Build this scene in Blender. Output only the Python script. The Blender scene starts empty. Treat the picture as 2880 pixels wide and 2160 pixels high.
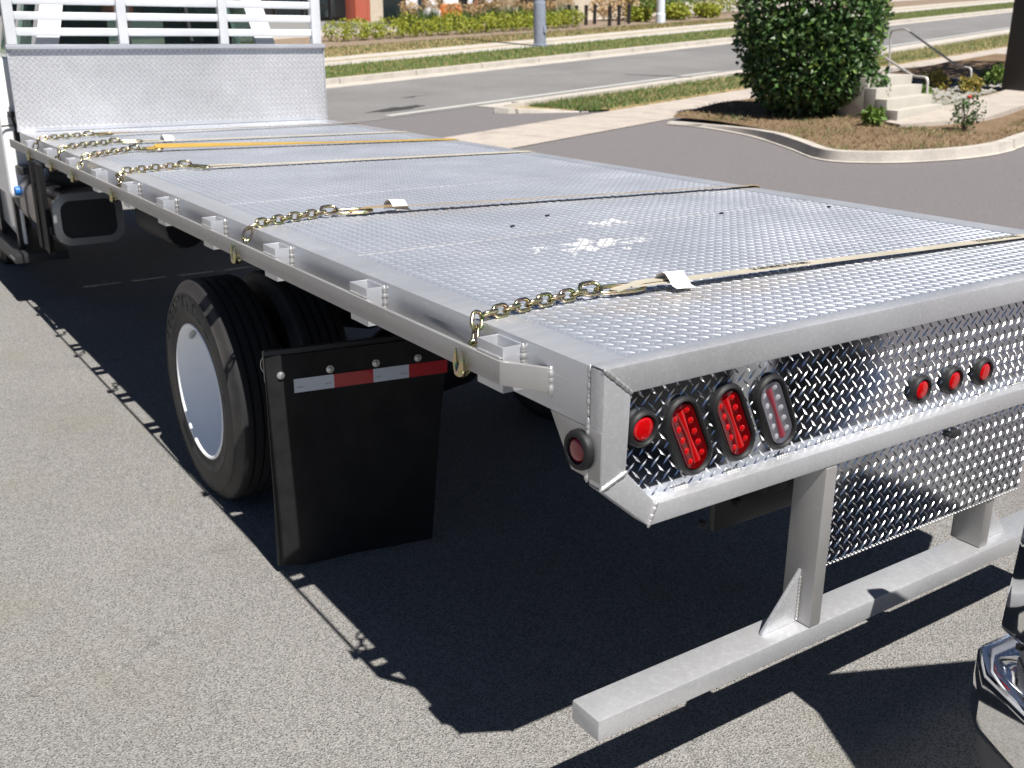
import bpy, bmesh, math, random
import numpy as np
from mathutils import Vector, Matrix

R = math.radians
S = bpy.context.scene
C = S.collection
random.seed(7)
rng = np.random.default_rng(7)

# ------------------------------------------------------------------ camera
YAW, PITCH, ROLL = 0.594602, 0.325106, 0.004153
fw = Vector((math.sin(YAW)*math.cos(PITCH), math.cos(YAW)*math.cos(PITCH), -math.sin(PITCH)))
rt = Vector((math.cos(YAW), -math.sin(YAW), 0.0))
up = rt.cross(fw)
rt2 = rt*math.cos(ROLL) + up*math.sin(ROLL)
up2 = up*math.cos(ROLL) - rt*math.sin(ROLL)
cd = bpy.data.cameras.new('camera')
cam = bpy.data.objects.new('camera', cd); C.objects.link(cam)
cam.matrix_world = Matrix(((rt2.x, up2.x, -fw.x, -1.286), (rt2.y, up2.y, -fw.y, -1.565),
                           (rt2.z, up2.z, -fw.z, 1.962), (0, 0, 0, 1)))
cd.sensor_width = 36; cd.lens = 36.405; cd.clip_start = 0.05; cd.clip_end = 2000
cd.dof.use_dof = True; cd.dof.focus_distance = 2.75; cd.dof.aperture_fstop = 6.3
S.camera = cam

# ------------------------------------------------------------------ light
SUN_EL = 58.0
w = bpy.data.worlds.new('World'); S.world = w; w.use_nodes = True
wn = w.node_tree.nodes; wl = w.node_tree.links
sky = wn.new('ShaderNodeTexSky'); sky.sky_type = 'NISHITA'; sky.sun_disc = False
sky.sun_elevation = R(SUN_EL); sky.sun_rotation = R(181); sky.air_density = 0.42; sky.dust_density = 0.05
bg = wn['Background']; bg.inputs['Strength'].default_value = 0.05
wl.new(sky.outputs[0], bg.inputs['Color'])
ld = bpy.data.lights.new('sun', 'SUN'); ld.energy = 5.0; ld.angle = R(0.55); ld.color = (1.0, 0.965, 0.91)
sun = bpy.data.objects.new('sun', ld); C.objects.link(sun)
tv = Vector((0.022, math.cos(R(SUN_EL)), -math.sin(R(SUN_EL)))).normalized()
sun.rotation_euler = tv.to_track_quat('-Z', 'Y').to_euler(); sun.location = (0, -20, 25)
S.view_settings.view_transform = 'Standard'; S.view_settings.look = 'None'
S.view_settings.exposure = 0.74; S.view_settings.gamma = 1.0
try:
    S.cycles.use_denoising = True; S.cycles.max_bounces = 8; S.cycles.transparent_max_bounces = 12
    S.cycles.sample_clamp_indirect = 6.0
except Exception: pass

# ------------------------------------------------------------------ terrain
def clampf(v, a, b): return max(a, min(b, v))
def G(x, y):
    return (.03*clampf(x-2, 0, 140) + .022*clampf(y-8, 0, 140) + .022*clampf(y-24, 0, 120))
U = Vector((.9475, .3197, 0)); V = Vector((-.3197, .9475, 0))

# ------------------------------------------------------------------ materials
def mat(name, base=(.5, .5, .5), rough=.5, metal=0.0, build=None, **kw):
    m = bpy.data.materials.new(name); m.use_nodes = True
    nt = m.node_tree; p = nt.nodes['Principled BSDF']
    p.inputs['Base Color'].default_value = (*base, 1); p.inputs['Roughness'].default_value = rough
    p.inputs['Metallic'].default_value = metal
    for k, v in kw.items(): p.inputs[k.replace('_', ' ')].default_value = v
    if build: build(nt, p)
    return m
def N(nt, t, **kw):
    n = nt.nodes.new(t)
    for k, v in kw.items():
        if k in n.inputs: n.inputs[k].default_value = v
        else: setattr(n, k, v)
    return n
def tco(nt, out='Object', scale=None):
    t = N(nt, 'ShaderNodeTexCoord').outputs[out]
    if scale:
        mp = N(nt, 'ShaderNodeMapping'); mp.inputs['Scale'].default_value = scale
        nt.links.new(t, mp.inputs[0]); return mp.outputs[0]
    return t
def noise(nt, co, scale, detail=4, rough=.55):
    n = N(nt, 'ShaderNodeTexNoise'); n.inputs['Scale'].default_value = scale
    n.inputs['Detail'].default_value = detail; n.inputs['Roughness'].default_value = rough
    nt.links.new(co, n.inputs['Vector']); return n.outputs['Fac']
def ramp(nt, fac, stops):
    r = N(nt, 'ShaderNodeValToRGB'); e = r.color_ramp.elements
    while len(e) < len(stops): e.new(.5)
    for el, (pos, col) in zip(e, stops):
        el.position = pos; el.color = (*col, 1) if len(col) == 3 else col
    nt.links.new(fac, r.inputs[0]); return r.outputs['Color']
def mix(nt, fac, a, b, mode='MIX'):
    n = N(nt, 'ShaderNodeMix'); n.data_type = 'RGBA'; n.blend_type = mode
    for s, v in ((n.inputs[0], fac), (n.inputs[6], a), (n.inputs[7], b)):
        if isinstance(v, (int, float)): s.default_value = v
        elif isinstance(v, tuple): s.default_value = (*v, 1)
        else: nt.links.new(v, s)
    return n.outputs[2]
def bump(nt, p, h, strength=.3, dist=.002):
    b = N(nt, 'ShaderNodeBump'); b.inputs['Strength'].default_value = strength; b.inputs['Distance'].default_value = dist
    nt.links.new(h, b.inputs['Height']); nt.links.new(b.outputs[0], p.inputs['Normal']); return b
def rmap(nt, v, a, b, lo, hi):
    m = N(nt, 'ShaderNodeMapRange'); nt.links.new(v, m.inputs[0])
    for i, x in zip((1, 2, 3, 4), (a, b, lo, hi)): m.inputs[i].default_value = x
    return m.outputs[0]

def speck(base, dark, light, fine=160, coarse=1.3, bmp=.5, rough=.9, patch=.25):
    def f(nt, p):
        co = tco(nt)
        a = noise(nt, co, fine, 2, .6); vo = N(nt, 'ShaderNodeTexVoronoi'); vo.inputs['Scale'].default_value = fine*.9
        nt.links.new(co, vo.inputs['Vector'])
        c1 = ramp(nt, a, [(.36, dark), (.5, base), (.66, light)])
        gr = N(nt, 'ShaderNodeRGBToBW'); nt.links.new(vo.outputs['Color'], gr.inputs[0])
        c2 = mix(nt, rmap(nt, gr.outputs[0], .3, .8, 0, .75), c1, light)
        big = noise(nt, co, coarse, 5, .6)
        c3 = mix(nt, rmap(nt, big, .35, .7, 0, patch), c2, tuple(x*.62 for x in base))
        nt.links.new(c3, p.inputs['Base Color'])
        p.inputs['Roughness'].default_value = rough; p.inputs['Specular IOR Level'].default_value = .25
        hh = N(nt, 'ShaderNodeMath', operation='ADD'); nt.links.new(a, hh.inputs[0]); nt.links.new(vo.outputs['Distance'], hh.inputs[1])
        bump(nt, p, hh.outputs[0], bmp, .006)
    return f
M = {}
def lotf(nt, p):
    speck((.178, .171, .162), (.072, .069, .066), (.345, .334, .318), 170, .45, .8, patch=.3)(nt, p)
    # lot colour turns darker and greyer towards the driving aisle
    old = p.inputs['Base Color'].links[0].from_socket
    co = N(nt, 'ShaderNodeNewGeometry').outputs['Position']; sp = N(nt, 'ShaderNodeSeparateXYZ'); nt.links.new(co, sp.inputs[0])
    n = noise(nt, co, .8, 3, .5)
    a = N(nt, 'ShaderNodeMath', operation='MULTIPLY_ADD'); nt.links.new(n, a.inputs[0]); a.inputs[1].default_value = 1.2; nt.links.new(sp.outputs[0], a.inputs[2])
    fine = noise(nt, co, 45, 3, .6)
    aisle = ramp(nt, fine, [(.25, (.128, .117, .119)), (.5, (.172, .158, .161)), (.75, (.225, .209, .211))])
    # yellowish worn patches, dark drips and hairline cracks
    st = noise(nt, co, 1.7, 5, .65); old = mix(nt, rmap(nt, st, .52, .72, 0, .35), old, (.22, .20, .15))
    dr = noise(nt, co, 3.1, 4, .6); old = mix(nt, rmap(nt, dr, .62, .76, 0, .35), old, (.06, .057, .055))
    vc = N(nt, 'ShaderNodeTexVoronoi'); vc.feature = 'DISTANCE_TO_EDGE'; vc.inputs['Scale'].default_value = .23
    wv = N(nt, 'ShaderNodeVectorMath', operation='ADD'); nz = N(nt, 'ShaderNodeTexNoise'); nz.inputs['Scale'].default_value = 2.5; nz.inputs['Detail'].default_value = 5
    nt.links.new(co, nz.inputs['Vector']); nt.links.new(co, wv.inputs[0]); nt.links.new(nz.outputs['Color'], wv.inputs[1]); nt.links.new(wv.outputs[0], vc.inputs['Vector'])
    old = mix(nt, rmap(nt, vc.outputs['Distance'], .0, .0022, .28, 0), old, (.05, .048, .046))
    nt.links.new(mix(nt, rmap(nt, a.outputs[0], 3.0, 4.2, 0, 1), old, aisle), p.inputs['Base Color'])
M['lot'] = mat('lot_asphalt', build=lotf)
M['road'] = mat('road_asphalt', build=speck((.17, .165, .165), (.12, .115, .115), (.25, .245, .24), 60, .35, .3, patch=.5))
def jointed(f, step, wdt, col):
    def g(nt, p):
        f(nt, p); old = p.inputs['Base Color'].links[0].from_socket; co = N(nt, 'ShaderNodeNewGeometry').outputs['Position']
        d = N(nt, 'ShaderNodeVectorMath', operation='DOT_PRODUCT'); nt.links.new(co, d.inputs[0]); d.inputs[1].default_value = (.9475/step, .3197/step, 0)
        fr = N(nt, 'ShaderNodeMath', operation='FRACT'); nt.links.new(d.outputs['Value'], fr.inputs[0])
        gr = noise(nt, co, 2.2, 5, .65); c = mix(nt, rmap(nt, gr, .48, .75, 0, .5), old, tuple(x*.55 for x in col))
        nt.links.new(mix(nt, rmap(nt, fr.outputs[0], wdt/step, wdt/step*1.6, .8, 0), c, tuple(x*.3 for x in col)), p.inputs['Base Color'])
    return g
M['walk'] = mat('sidewalk_concrete', build=jointed(speck((.40, .35, .31), (.33, .29, .25), (.47, .42, .37), 60, .8, .2), 1.6, .02, (.38, .33, .29)))
M['kerb'] = mat('kerb_concrete', build=jointed(speck((.44, .405, .36), (.36, .33, .29), (.52, .48, .43), 80, 1.2, .25), 3.1, .03, (.42, .385, .34)))
M['steps'] = mat('step_concrete', build=speck((.40, .375, .33), (.33, .31, .27), (.48, .45, .4), 90, 1.5, .2))
M['soil'] = mat('dry_soil', build=speck((.16, .105, .062), (.065, .043, .028), (.27, .19, .115), 40, 2.5, .9, patch=.6))
M['mulch'] = mat('mulch', build=speck((.20, .14, .10), (.10, .07, .05), (.3, .24, .18), 20, 1.0, .8))
M['lawn'] = mat('lawn_soil', build=speck((.10, .12, .035), (.05, .075, .02), (.25, .2, .09), 8, .5, .6))
M['drylawn'] = mat('dry_lawn', build=speck((.26, .19, .09), (.10, .12, .035), (.36, .28, .15), 5, .6, .6))
M['paint_line'] = mat('road_paint', (.42, .41, .39), .8)
M['tar'] = mat('tar_patch', (.035, .033, .033), .85)

def alum(base, r0, r1, sc=(4, 60, 60), b=.05, spot=0.0):
    def f(nt, p):
        co = tco(nt); st = tco(nt, scale=sc)
        n1 = noise(nt, st, 1.0, 5, .6); n2 = noise(nt, co, 2.2, 4, .6); n3 = noise(nt, co, 90, 3, .7)
        s = N(nt, 'ShaderNodeMath', operation='ADD'); nt.links.new(n1, s.inputs[0]); nt.links.new(n2, s.inputs[1])
        nt.links.new(rmap(nt, s.outputs[0], .7, 1.3, r0, r1), p.inputs['Roughness'])
        c = mix(nt, rmap(nt, n2, .3, .7, 0, 1), tuple(x*.86 for x in base), base)
        c = mix(nt, rmap(nt, n3, .5, .75, 0, spot), c, tuple(min(1, x*1.25) for x in base))
        gm = noise(nt, co, .9, 6, .7); c = mix(nt, rmap(nt, gm, .48, .72, 0, .38), c, tuple(x*.62 for x in base))
        sc2 = noise(nt, tco(nt, scale=(220, 9, 160)), 1.0, 2, .5); c = mix(nt, rmap(nt, sc2, .66, .72, 0, .35), c, tuple(min(1, x*1.35) for x in base))
        nt.links.new(c, p.inputs['Base Color'])
        bump(nt, p, n3, b, .001)
    return f
M['alu'] = mat('mill_aluminium', metal=.62, build=alum((.61, .62, .65), .30, .46))
M['alu_bar'] = mat('galvanised_bar', metal=.6, build=alum((.64, .645, .665), .26, .46, (70, 70, 70), .10, .6))
M['alu_rough'] = mat('brushed_aluminium', metal=.6, build=alum((.46, .45, .44), .40, .55, (3, 50, 8)))
def deckf(nt, p):
    alum((.44, .47, .53), .30, .44, (30, 30, 30), .03)(nt, p)
    # dried white spill and rubbed brown dirt lying on the plate
    co = N(nt, 'ShaderNodeNewGeometry').outputs['Position']
    old = p.inputs['Base Color'].links[0].from_socket
    def spot(cx, cy, rx, ry, sc, lo, hi):
        mp = N(nt, 'ShaderNodeMapping'); mp.inputs['Location'].default_value = (-cx/rx, -cy/ry, 0)
        mp.inputs['Scale'].default_value = (1/rx, 1/ry, 0); nt.links.new(co, mp.inputs[0])
        ln = N(nt, 'ShaderNodeVectorMath', operation='LENGTH'); nt.links.new(mp.outputs[0], ln.inputs[0])
        n = noise(nt, co, sc, 3, .6)
        a = N(nt, 'ShaderNodeMath', operation='MULTIPLY_ADD'); nt.links.new(ln.outputs['Value'], a.inputs[0])
        a.inputs[1].default_value = -.32; nt.links.new(n, a.inputs[2])
        return rmap(nt, a.outputs[0], lo, hi, 0, 1)
    stk = noise(nt, tco(nt, scale=(1.6, 26, 1)), 1.0, 4, .6); stk2 = noise(nt, tco(nt, scale=(30, 1.2, 1)), 1.0, 3, .6); blot = noise(nt, co, 1.6, 5, .65)
    old = mix(nt, rmap(nt, stk, .52, .72, 0, .28), old, (.30, .31, .34)); old = mix(nt, rmap(nt, stk2, .6, .74, 0, .35), old, (.66, .68, .71)); old = mix(nt, rmap(nt, blot, .5, .72, 0, .3), old, (.33, .31, .29))
    s1 = spot(.86, 1.09, .26, .12, 17, .30, .36); s2 = spot(1.13, 1.40, .13, .07, 17, .30, .37)
    s3 = spot(.62, .40, .42, .13, 9, .16, .5); s4 = spot(.85, 1.98, .5, .1, 9, .2, .55)
    mx = N(nt, 'ShaderNodeMath', operation='MAXIMUM'); nt.links.new(s1, mx.inputs[0]); nt.links.new(s2, mx.inputs[1])
    my = N(nt, 'ShaderNodeMath', operation='MAXIMUM'); nt.links.new(s3, my.inputs[0]); nt.links.new(s4, my.inputs[1])
    c = mix(nt, rmap(nt, my.outputs[0], 0, 1, 0, .5), old, (.46, .36, .25))
    c = mix(nt, rmap(nt, mx.outputs[0], 0, 1, 0, .75), c, (.80, .78, .74)); nt.links.new(c, p.inputs['Base Color'])
    nt.links.new(rmap(nt, mx.outputs[0], 0, 1, .5, .0), p.inputs['Metallic'])
M['deck'] = mat('deck_plate_aluminium', metal=1.0, build=deckf)
M['tread'] = mat('tread_aluminium', metal=.6, build=alum((.62, .64, .69), .2, .3))
M['bright'] = mat('bright_plate', metal=1.0, build=alum((.66, .69, .74), .06, .12, (20, 20, 20), .015))
M['bright_tread'] = mat('bright_tread', metal=1.0, build=alum((.85, .86, .88), .10, .2))
M['weld'] = mat('weld_bead', metal=.7, build=alum((.56, .55, .54), .34, .5))
M['head'] = mat('headboard_aluminium', metal=.5, build=alum((.60, .592, .595), .32, .46, (30, 30, 30), .03))
M['alu_slat'] = mat('pale_slat_aluminium', metal=.3, build=alum((.74, .75, .77), .35, .5))
def zincf(nt, p):
    co = tco(nt, 'Generated'); n = noise(nt, N(nt, 'ShaderNodeNewGeometry').outputs['Position'], 55, 2, .5)
    nt.links.new(ramp(nt, n, [(.3, (.26, .36, .2)), (.45, (.50, .46, .24)), (.56, (.58, .46, .30)), (.68, (.50, .34, .32))]), p.inputs['Base Color'])
M['zinc'] = mat('yellow_zinc', rough=.26, metal=1.0, build=zincf)
def webf(c):
    def f(nt, p):
        co = tco(nt, scale=(40, 500, 500)); wv = noise(nt, co, 1.0, 2, .5); d = noise(nt, tco(nt), 6, 4, .6)
        nt.links.new(mix(nt, rmap(nt, d, .35, .75, 0, .45), c, tuple(x*.55 for x in c)), p.inputs['Base Color'])
        bump(nt, p, wv, .4, .001)
    return f
M['web'] = mat('cream_webbing', rough=.85, build=webf((.44, .40, .32)))
M['web_y'] = mat('yellow_webbing', rough=.8, build=webf((.40, .25, .045)))
M['web_b'] = mat('tan_webbing', rough=.85, build=webf((.30, .215, .11)))
M['ink'] = mat('stencil_ink', (.03, .03, .028), .8)
M['paper'] = mat('paper_tag', (.80, .79, .77), .7)
M['black2'] = mat('black_bracket', (.006, .006, .007), .6, Specular_IOR_Level=.2)
M['rubber'] = mat('black_rubber', (.012, .012, .013), .55, Specular_IOR_Level=.35)
def tyref(nt, p):
    co = tco(nt); n = noise(nt, co, 5, 5, .6); n2 = noise(nt, co, 120, 2)
    nt.links.new(ramp(nt, n, [(.3, (.013, .0125, .0125)), (.7, (.04, .036, .033))]), p.inputs['Base Color'])
    p.inputs['Roughness'].default_value = .62; bump(nt, p, n2, .1, .001)
M['tyre'] = mat('tyre_rubber', build=tyref)
M['tread_r'] = mat('tyre_tread', (.012, .012, .013), .8)
M['letter'] = mat('tyre_lettering', (.010, .010, .011), .7)
def flapf(nt, p):
    co = tco(nt); n = noise(nt, co, 7, 4, .6)
    c = ramp(nt, n, [(.3, (.007, .007, .008)), (.75, (.018, .018, .019))])
    d2 = noise(nt, tco(nt, scale=(9, 9, 2.2)), 1.0, 5, .7); c = mix(nt, rmap(nt, d2, .5, .8, 0, .2), c, (.04, .036, .032))
    nt.links.new(c, p.inputs['Base Color'])
    bump(nt, p, n, .25, .01)
M['flap'] = mat('mud_flap_rubber', rough=.55, build=flapf, Specular_IOR_Level=.22)
M['white'] = mat('white_paint', (.80, .80, .80), .25, Coat_Weight=.6, Coat_Roughness=.05)
M['wheel_white'] = mat('white_wheel_paint', (.90, .92, .94), .28)
M['black'] = mat('black_paint', (.012, .012, .013), .35)
M['frame'] = mat('chassis_black', (.010, .010, .011), .6)
M['plastic'] = mat('black_plastic', (.02, .02, .022), .5)
M['tank'] = mat('tank_dark', (.035, .036, .04), .4, .3)
M['tank_side'] = mat('tank_aluminium', metal=.9, build=alum((.30, .27, .26), .3, .5))
M['tank_rim'] = mat('tank_rim', (.34, .35, .36), .35, .6)
M['blue'] = mat('blue_cap', (.02, .16, .5), .4)
M['red_tape'] = mat('red_reflective', (.42, .004, .012), .35, Coat_Weight=.5)
M['white_tape'] = mat('white_reflective', (.60, .64, .70), .35, Coat_Weight=.5)
M['bolt'] = mat('bolt_steel', (.62, .62, .62), .35, .9)
M['red_lens'] = mat('red_lens', (.40, .002, .003), .08, Coat_Weight=1.0, Emission_Color=(0, 0, 0, 1))
M['red_deep'] = mat('red_reflector', (.085, .0005, .001), .12, Coat_Weight=1.0)
M['red_dull'] = mat('red_side_lens', (.26, .006, .015), .18, Coat_Weight=.6)
M['clear_lens'] = mat('clear_lens', (.62, .62, .66), .1, .6, Coat_Weight=1.0)
M['clear_deep'] = mat('clear_reflector', (.16, .155, .185), .15, .5, Coat_Weight=1.0)
M['clear_rib'] = mat('lens_wire_red', (.20, .03, .045), .2, Coat_Weight=.8)
M['chrome'] = mat('chrome', (.86, .87, .89), .05, 1.0)
M['dark_paint'] = mat('dark_car_paint', (.02, .021, .024), .2, Coat_Weight=1.0, Coat_Roughness=.03)
M['grey_plastic'] = mat('grey_plastic', (.13, .13, .135), .5)
def glassf(tr, col):
    def f(nt, p):
        p.inputs['Base Color'].default_value = (*col, 1); p.inputs['Roughness'].default_value = .03
        t = N(nt, 'ShaderNodeBsdfTransparent'); t.inputs[0].default_value = (.70, .78, .76, 1)
        ms = N(nt, 'ShaderNodeMixShader'); ms.inputs[0].default_value = tr
        nt.links.new(p.outputs[0], ms.inputs[1]); nt.links.new(t.outputs[0], ms.inputs[2])
        nt.links.new(ms.outputs[0], nt.nodes['Material Output'].inputs['Surface'])
    return f
M['glass'] = mat('cab_glass', build=glassf(.86, (.015, .02, .02)))
M['shop_glass'] = mat('shop_glass', (.012, .018, .02), .06, Coat_Weight=.0, Specular_IOR_Level=.6)
def brickf(nt, p):
    co = tco(nt); b = N(nt, 'ShaderNodeTexBrick'); b.inputs['Scale'].default_value = 4
    b.inputs['Color1'].default_value = (.42, .085, .045, 1); b.inputs['Color2'].default_value = (.35, .07, .04, 1)
    b.inputs['Mortar'].default_value = (.3, .2, .16, 1); b.inputs['Mortar Size'].default_value = .012
    nt.links.new(co, b.inputs['Vector']); nt.links.new(b.outputs[0], p.inputs['Base Color'])
M['brick'] = mat('red_brick', rough=.85, build=brickf)
M['beige'] = mat('beige_stone', build=speck((.50, .43, .34), (.44, .38, .3), (.56, .5, .4), 12, .6, .2))
M['bronze'] = mat('dark_mullion', (.025, .022, .022), .5)
M['grey_stone'] = mat('grey_plinth', (.26, .26, .26), .8)
M['steel_pole'] = mat('grey_pole', build=speck((.22, .245, .31), (.18, .2, .26), (.27, .3, .37), 20, .8, .1, .5))
M['rail'] = mat('galvanised_rail', (.60, .57, .55), .45, .35)
M['bollard'] = mat('bollard_black', (.018, .014, .014), .5)
M['orange'] = mat('orange_cloth', (.75, .16, .02), .8)
M['white_cloth'] = mat('white_cloth', (.75, .75, .78), .8)
M['skin'] = mat('skin', (.42, .22, .15), .6)
M['dark_cloth'] = mat('dark_cloth', (.02, .018, .02), .9)
M['trunk'] = mat('bark', build=speck((.10, .075, .05), (.06, .045, .03), (.15, .11, .08), 30, 3, .6))
def leafm(name, dark, mid, light, rough=.42, sss=.0):
    def f(nt, p):
        g = N(nt, 'ShaderNodeObjectInfo'); n = noise(nt, tco(nt), 9, 3, .6)
        ge = N(nt, 'ShaderNodeNewGeometry')
        a = N(nt, 'ShaderNodeMath', operation='MULTIPLY_ADD'); nt.links.new(ge.outputs['Random Per Island'], a.inputs[0])
        a.inputs[1].default_value = .55; nt.links.new(n, a.inputs[2])
        nt.links.new(ramp(nt, a.outputs[0], [(.35, dark), (.72, mid), (1.0, light)]), p.inputs['Base Color'])
        p.inputs['Roughness'].default_value = rough
        tr = N(nt, 'ShaderNodeBsdfTranslucent'); nt.links.new(p.inputs['Base Color'].links[0].from_socket, tr.inputs[0])
        ms = N(nt, 'ShaderNodeMixShader'); ms.inputs[0].default_value = .22
        nt.links.new(p.outputs[0], ms.inputs[1]); nt.links.new(tr.outputs[0], ms.inputs[2])
        nt.links.new(ms.outputs[0], nt.nodes['Material Output'].inputs['Surface'])
    return mat(name, build=f)
M['leaf_dark'] = leafm('glossy_dark_leaf', (.012, .034, .010), (.034, .085, .02), (.11, .19, .055), .38)
M['leaf_hedge'] = leafm('yellow_green_leaf', (.10, .14, .01), (.24, .28, .02), (.38, .38, .05), .6)
M['leaf_green'] = leafm('green_leaf', (.05, .10, .015), (.10, .19, .025), (.2, .28, .06), .55)
M['leaf_yellow'] = leafm('yellow_leaf', (.10, .13, .025), (.28, .24, .045), (.42, .32, .09), .6)
M['plume'] = leafm('tan_plume', (.30, .19, .09), (.46, .31, .15), (.58, .42, .24), .8)
M['blade'] = leafm('grass_blade', (.03, .075, .012), (.065, .14, .022), (.13, .21, .05), .6)
M['blade_dry'] = leafm('dry_grass_blade', (.08, .065, .025), (.20, .14, .065), (.34, .25, .14), .8)
M['rose'] = mat('red_flower', (.55, .02, .02), .6)
M['grit'] = mat('grit', (.24, .23, .215), .9)
M['pebble'] = mat('river_pebble', build=speck((.27, .26, .235), (.17, .165, .15), (.38, .365, .335), 15, 6, .2))

# ------------------------------------------------------------------ mesh helpers
ORG = {}
class MB:
    def __init__(s): s.v = []; s.f = []; s.m = []
    def add(s, vs, fs, mi=0):
        o = len(s.v); s.v += [tuple(p) for p in vs]; s.f += [tuple(i+o for i in f) for f in fs]; s.m += [mi]*len(fs); return s
    def box(s, x0, x1, y0, y1, z0, z1, mi=0):
        return s.add([(x0, y0, z0), (x1, y0, z0), (x1, y1, z0), (x0, y1, z0), (x0, y0, z1), (x1, y0, z1), (x1, y1, z1), (x0, y1, z1)],
                     [(0, 3, 2, 1), (4, 5, 6, 7), (0, 1, 5, 4), (1, 2, 6, 5), (2, 3, 7, 6), (3, 0, 4, 7)], mi)
    def prism(s, pts, axis, a, b, mi=0):
        n = len(pts); f = {'x': lambda p, t: (t, p[0], p[1]), 'y': lambda p, t: (p[0], t, p[1]), 'z': lambda p, t: (p[0], p[1], t)}[axis]
        vs = [f(p, a) for p in pts]+[f(p, b) for p in pts]
        return s.add(vs, [tuple(range(n))[::-1], tuple(range(n, 2*n))]+[(i, (i+1) % n, n+(i+1) % n, n+i) for i in range(n)], mi)
    def tube(s, path, r, n=8, closed=False, mi=0):
        P = [Vector(p) for p in path]; k = len(P); rs = r if isinstance(r, (list, tuple)) else [r]*k
        T = []
        for i in range(k):
            a = P[(i-1) % k] if closed or i > 0 else P[i]; b = P[(i+1) % k] if closed or i < k-1 else P[i]
            T.append((b-a).normalized())
        ref = Vector((0, 0, 1)) if abs(T[0].z) < .9 else Vector((1, 0, 0))
        nrm = (ref-T[0]*ref.dot(T[0])).normalized(); vs = []
        for i in range(k):
            nrm = (nrm-T[i]*nrm.dot(T[i])).normalized(); bi = T[i].cross(nrm)
            for j in range(n):
                a = 2*math.pi*j/n; vs.append(P[i]+(nrm*math.cos(a)+bi*math.sin(a))*rs[i])
        fs = []
        for i in range(k if closed else k-1):
            i2 = (i+1) % k
            for j in range(n): fs.append((i*n+j, i*n+(j+1) % n, i2*n+(j+1) % n, i2*n+j))
        if not closed: fs += [tuple(range(n))[::-1], tuple((k-1)*n+j for j in range(n))]
        return s.add(vs, fs, mi)
    def lathe(s, prof, o, ax, n=48, mi=0, capa=False, capb=False):
        o = Vector(o); ax = Vector(ax).normalized(); r0 = Vector((0, 0, 1)) if abs(ax.z) < .9 else Vector((1, 0, 0))
        e1 = (r0-ax*r0.dot(ax)).normalized(); e2 = ax.cross(e1); vs = []; k = len(prof)
        for (rad, t) in prof:
            for j in range(n):
                a = 2*math.pi*j/n; vs.append(o+ax*t+(e1*math.cos(a)+e2*math.sin(a))*rad)
        fs = [(i*n+j, i*n+(j+1) % n, (i+1)*n+(j+1) % n, (i+1)*n+j) for i in range(k-1) for j in range(n)]
        if capa: fs.append(tuple(range(n))[::-1])
        if capb: fs.append(tuple((k-1)*n+j for j in range(n)))
        return s.add(vs, fs, mi)
    def xform(s, m):
        s.v = [tuple(m @ Vector(p)) for p in s.v]; return s
    def build(s, name, mats, parent=None, bevel=0, seg=2, smooth=30, loc=None, recalc=True):
        org = ORG[parent.name] if parent else Vector(loc or (0, 0, 0))
        me = bpy.data.meshes.new(name)
        me.from_pydata([(p[0]-org.x, p[1]-org.y, p[2]-org.z) for p in s.v], [], s.f)
        ms = mats if isinstance(mats, (list, tuple)) else [mats]
        for m in ms: me.materials.append(M[m])
        if len(ms) > 1: me.polygons.foreach_set('material_index', s.m)
        if recalc or bevel:
            bm = bmesh.new(); bm.from_mesh(me)
            bmesh.ops.recalc_face_normals(bm, faces=bm.faces)
            if bevel:
                ed = [e for e in bm.edges if len(e.link_faces) == 2 and e.calc_face_angle(0) > R(25)]
                bmesh.ops.bevel(bm, geom=ed, offset=bevel, segments=seg, affect='EDGES', profile=.6, clamp_overlap=True)
            bm.to_mesh(me); bm.free()
        if smooth:
            me.polygons.foreach_set('use_smooth', [True]*len(me.polygons)); me.set_sharp_from_angle(angle=R(smooth))
        me.update()
        o = bpy.data.objects.new(name, me); C.objects.link(o)
        if parent: o.parent = parent
        else: o.location = org
        ORG[o.name] = org
        return o
def thing(name, label, cat, loc=(0, 0, 0), group=None):
    o = bpy.data.objects.new(name, None); C.objects.link(o); o.location = loc; o.empty_display_size = .2
    ORG[o.name] = Vector(loc); return tag(o, label, cat, group)
def tag(o, label, cat, group=None, kind=None):
    o['label'] = label; o['category'] = cat
    if group: o['group'] = group
    if kind: o['kind'] = kind
    return o
def struct(o): o['kind'] = 'structure'; return o
def stuff(o): o['kind'] = 'stuff'; return o
def inst(o, parent, mtx):
    c = o.copy(); C.objects.link(c); c.parent = parent; c.matrix_local = mtx; return c

# ------------------------------------------------------------------ ground sheets
def grid_sheet(name, xs, ys, off, m):
    b = MB(); nx = len(xs); vs = [(x, y, G(x, y)+off) for y in ys for x in xs]
    fs = [(j*nx+i, j*nx+i+1, (j+1)*nx+i+1, (j+1)*nx+i) for j in range(len(ys)-1) for i in range(nx-1)]
    b.add(vs, fs); return struct(b.build(name, m, smooth=0, recalc=False))
xs = [-400, -150, -60, -20, -6, 0, 2, 5, 8, 12, 16, 20, 26, 34, 44, 60, 80, 110, 142, 200, 400]
ys = [-400, -120, -40, -12, -4, 0, 4, 8, 11, 14, 18, 24, 30, 38, 50, 70, 100, 148, 220, 500]
grid_sheet('parking_lot', xs, ys, 0, 'lot')
class Line:                                     # straight boundary across the ground, parallel-ish to the road
    def __init__(s, a, b): s.a = Vector((*a, 0)); s.b = Vector((*b, 0)); s.ua = s.a.dot(U); s.va = s.a.dot(V); s.k = (s.b.dot(V)-s.va)/(s.b.dot(U)-s.ua)
    def at(s, u): return U*u+V*(s.va+s.k*(u-s.ua))
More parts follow.
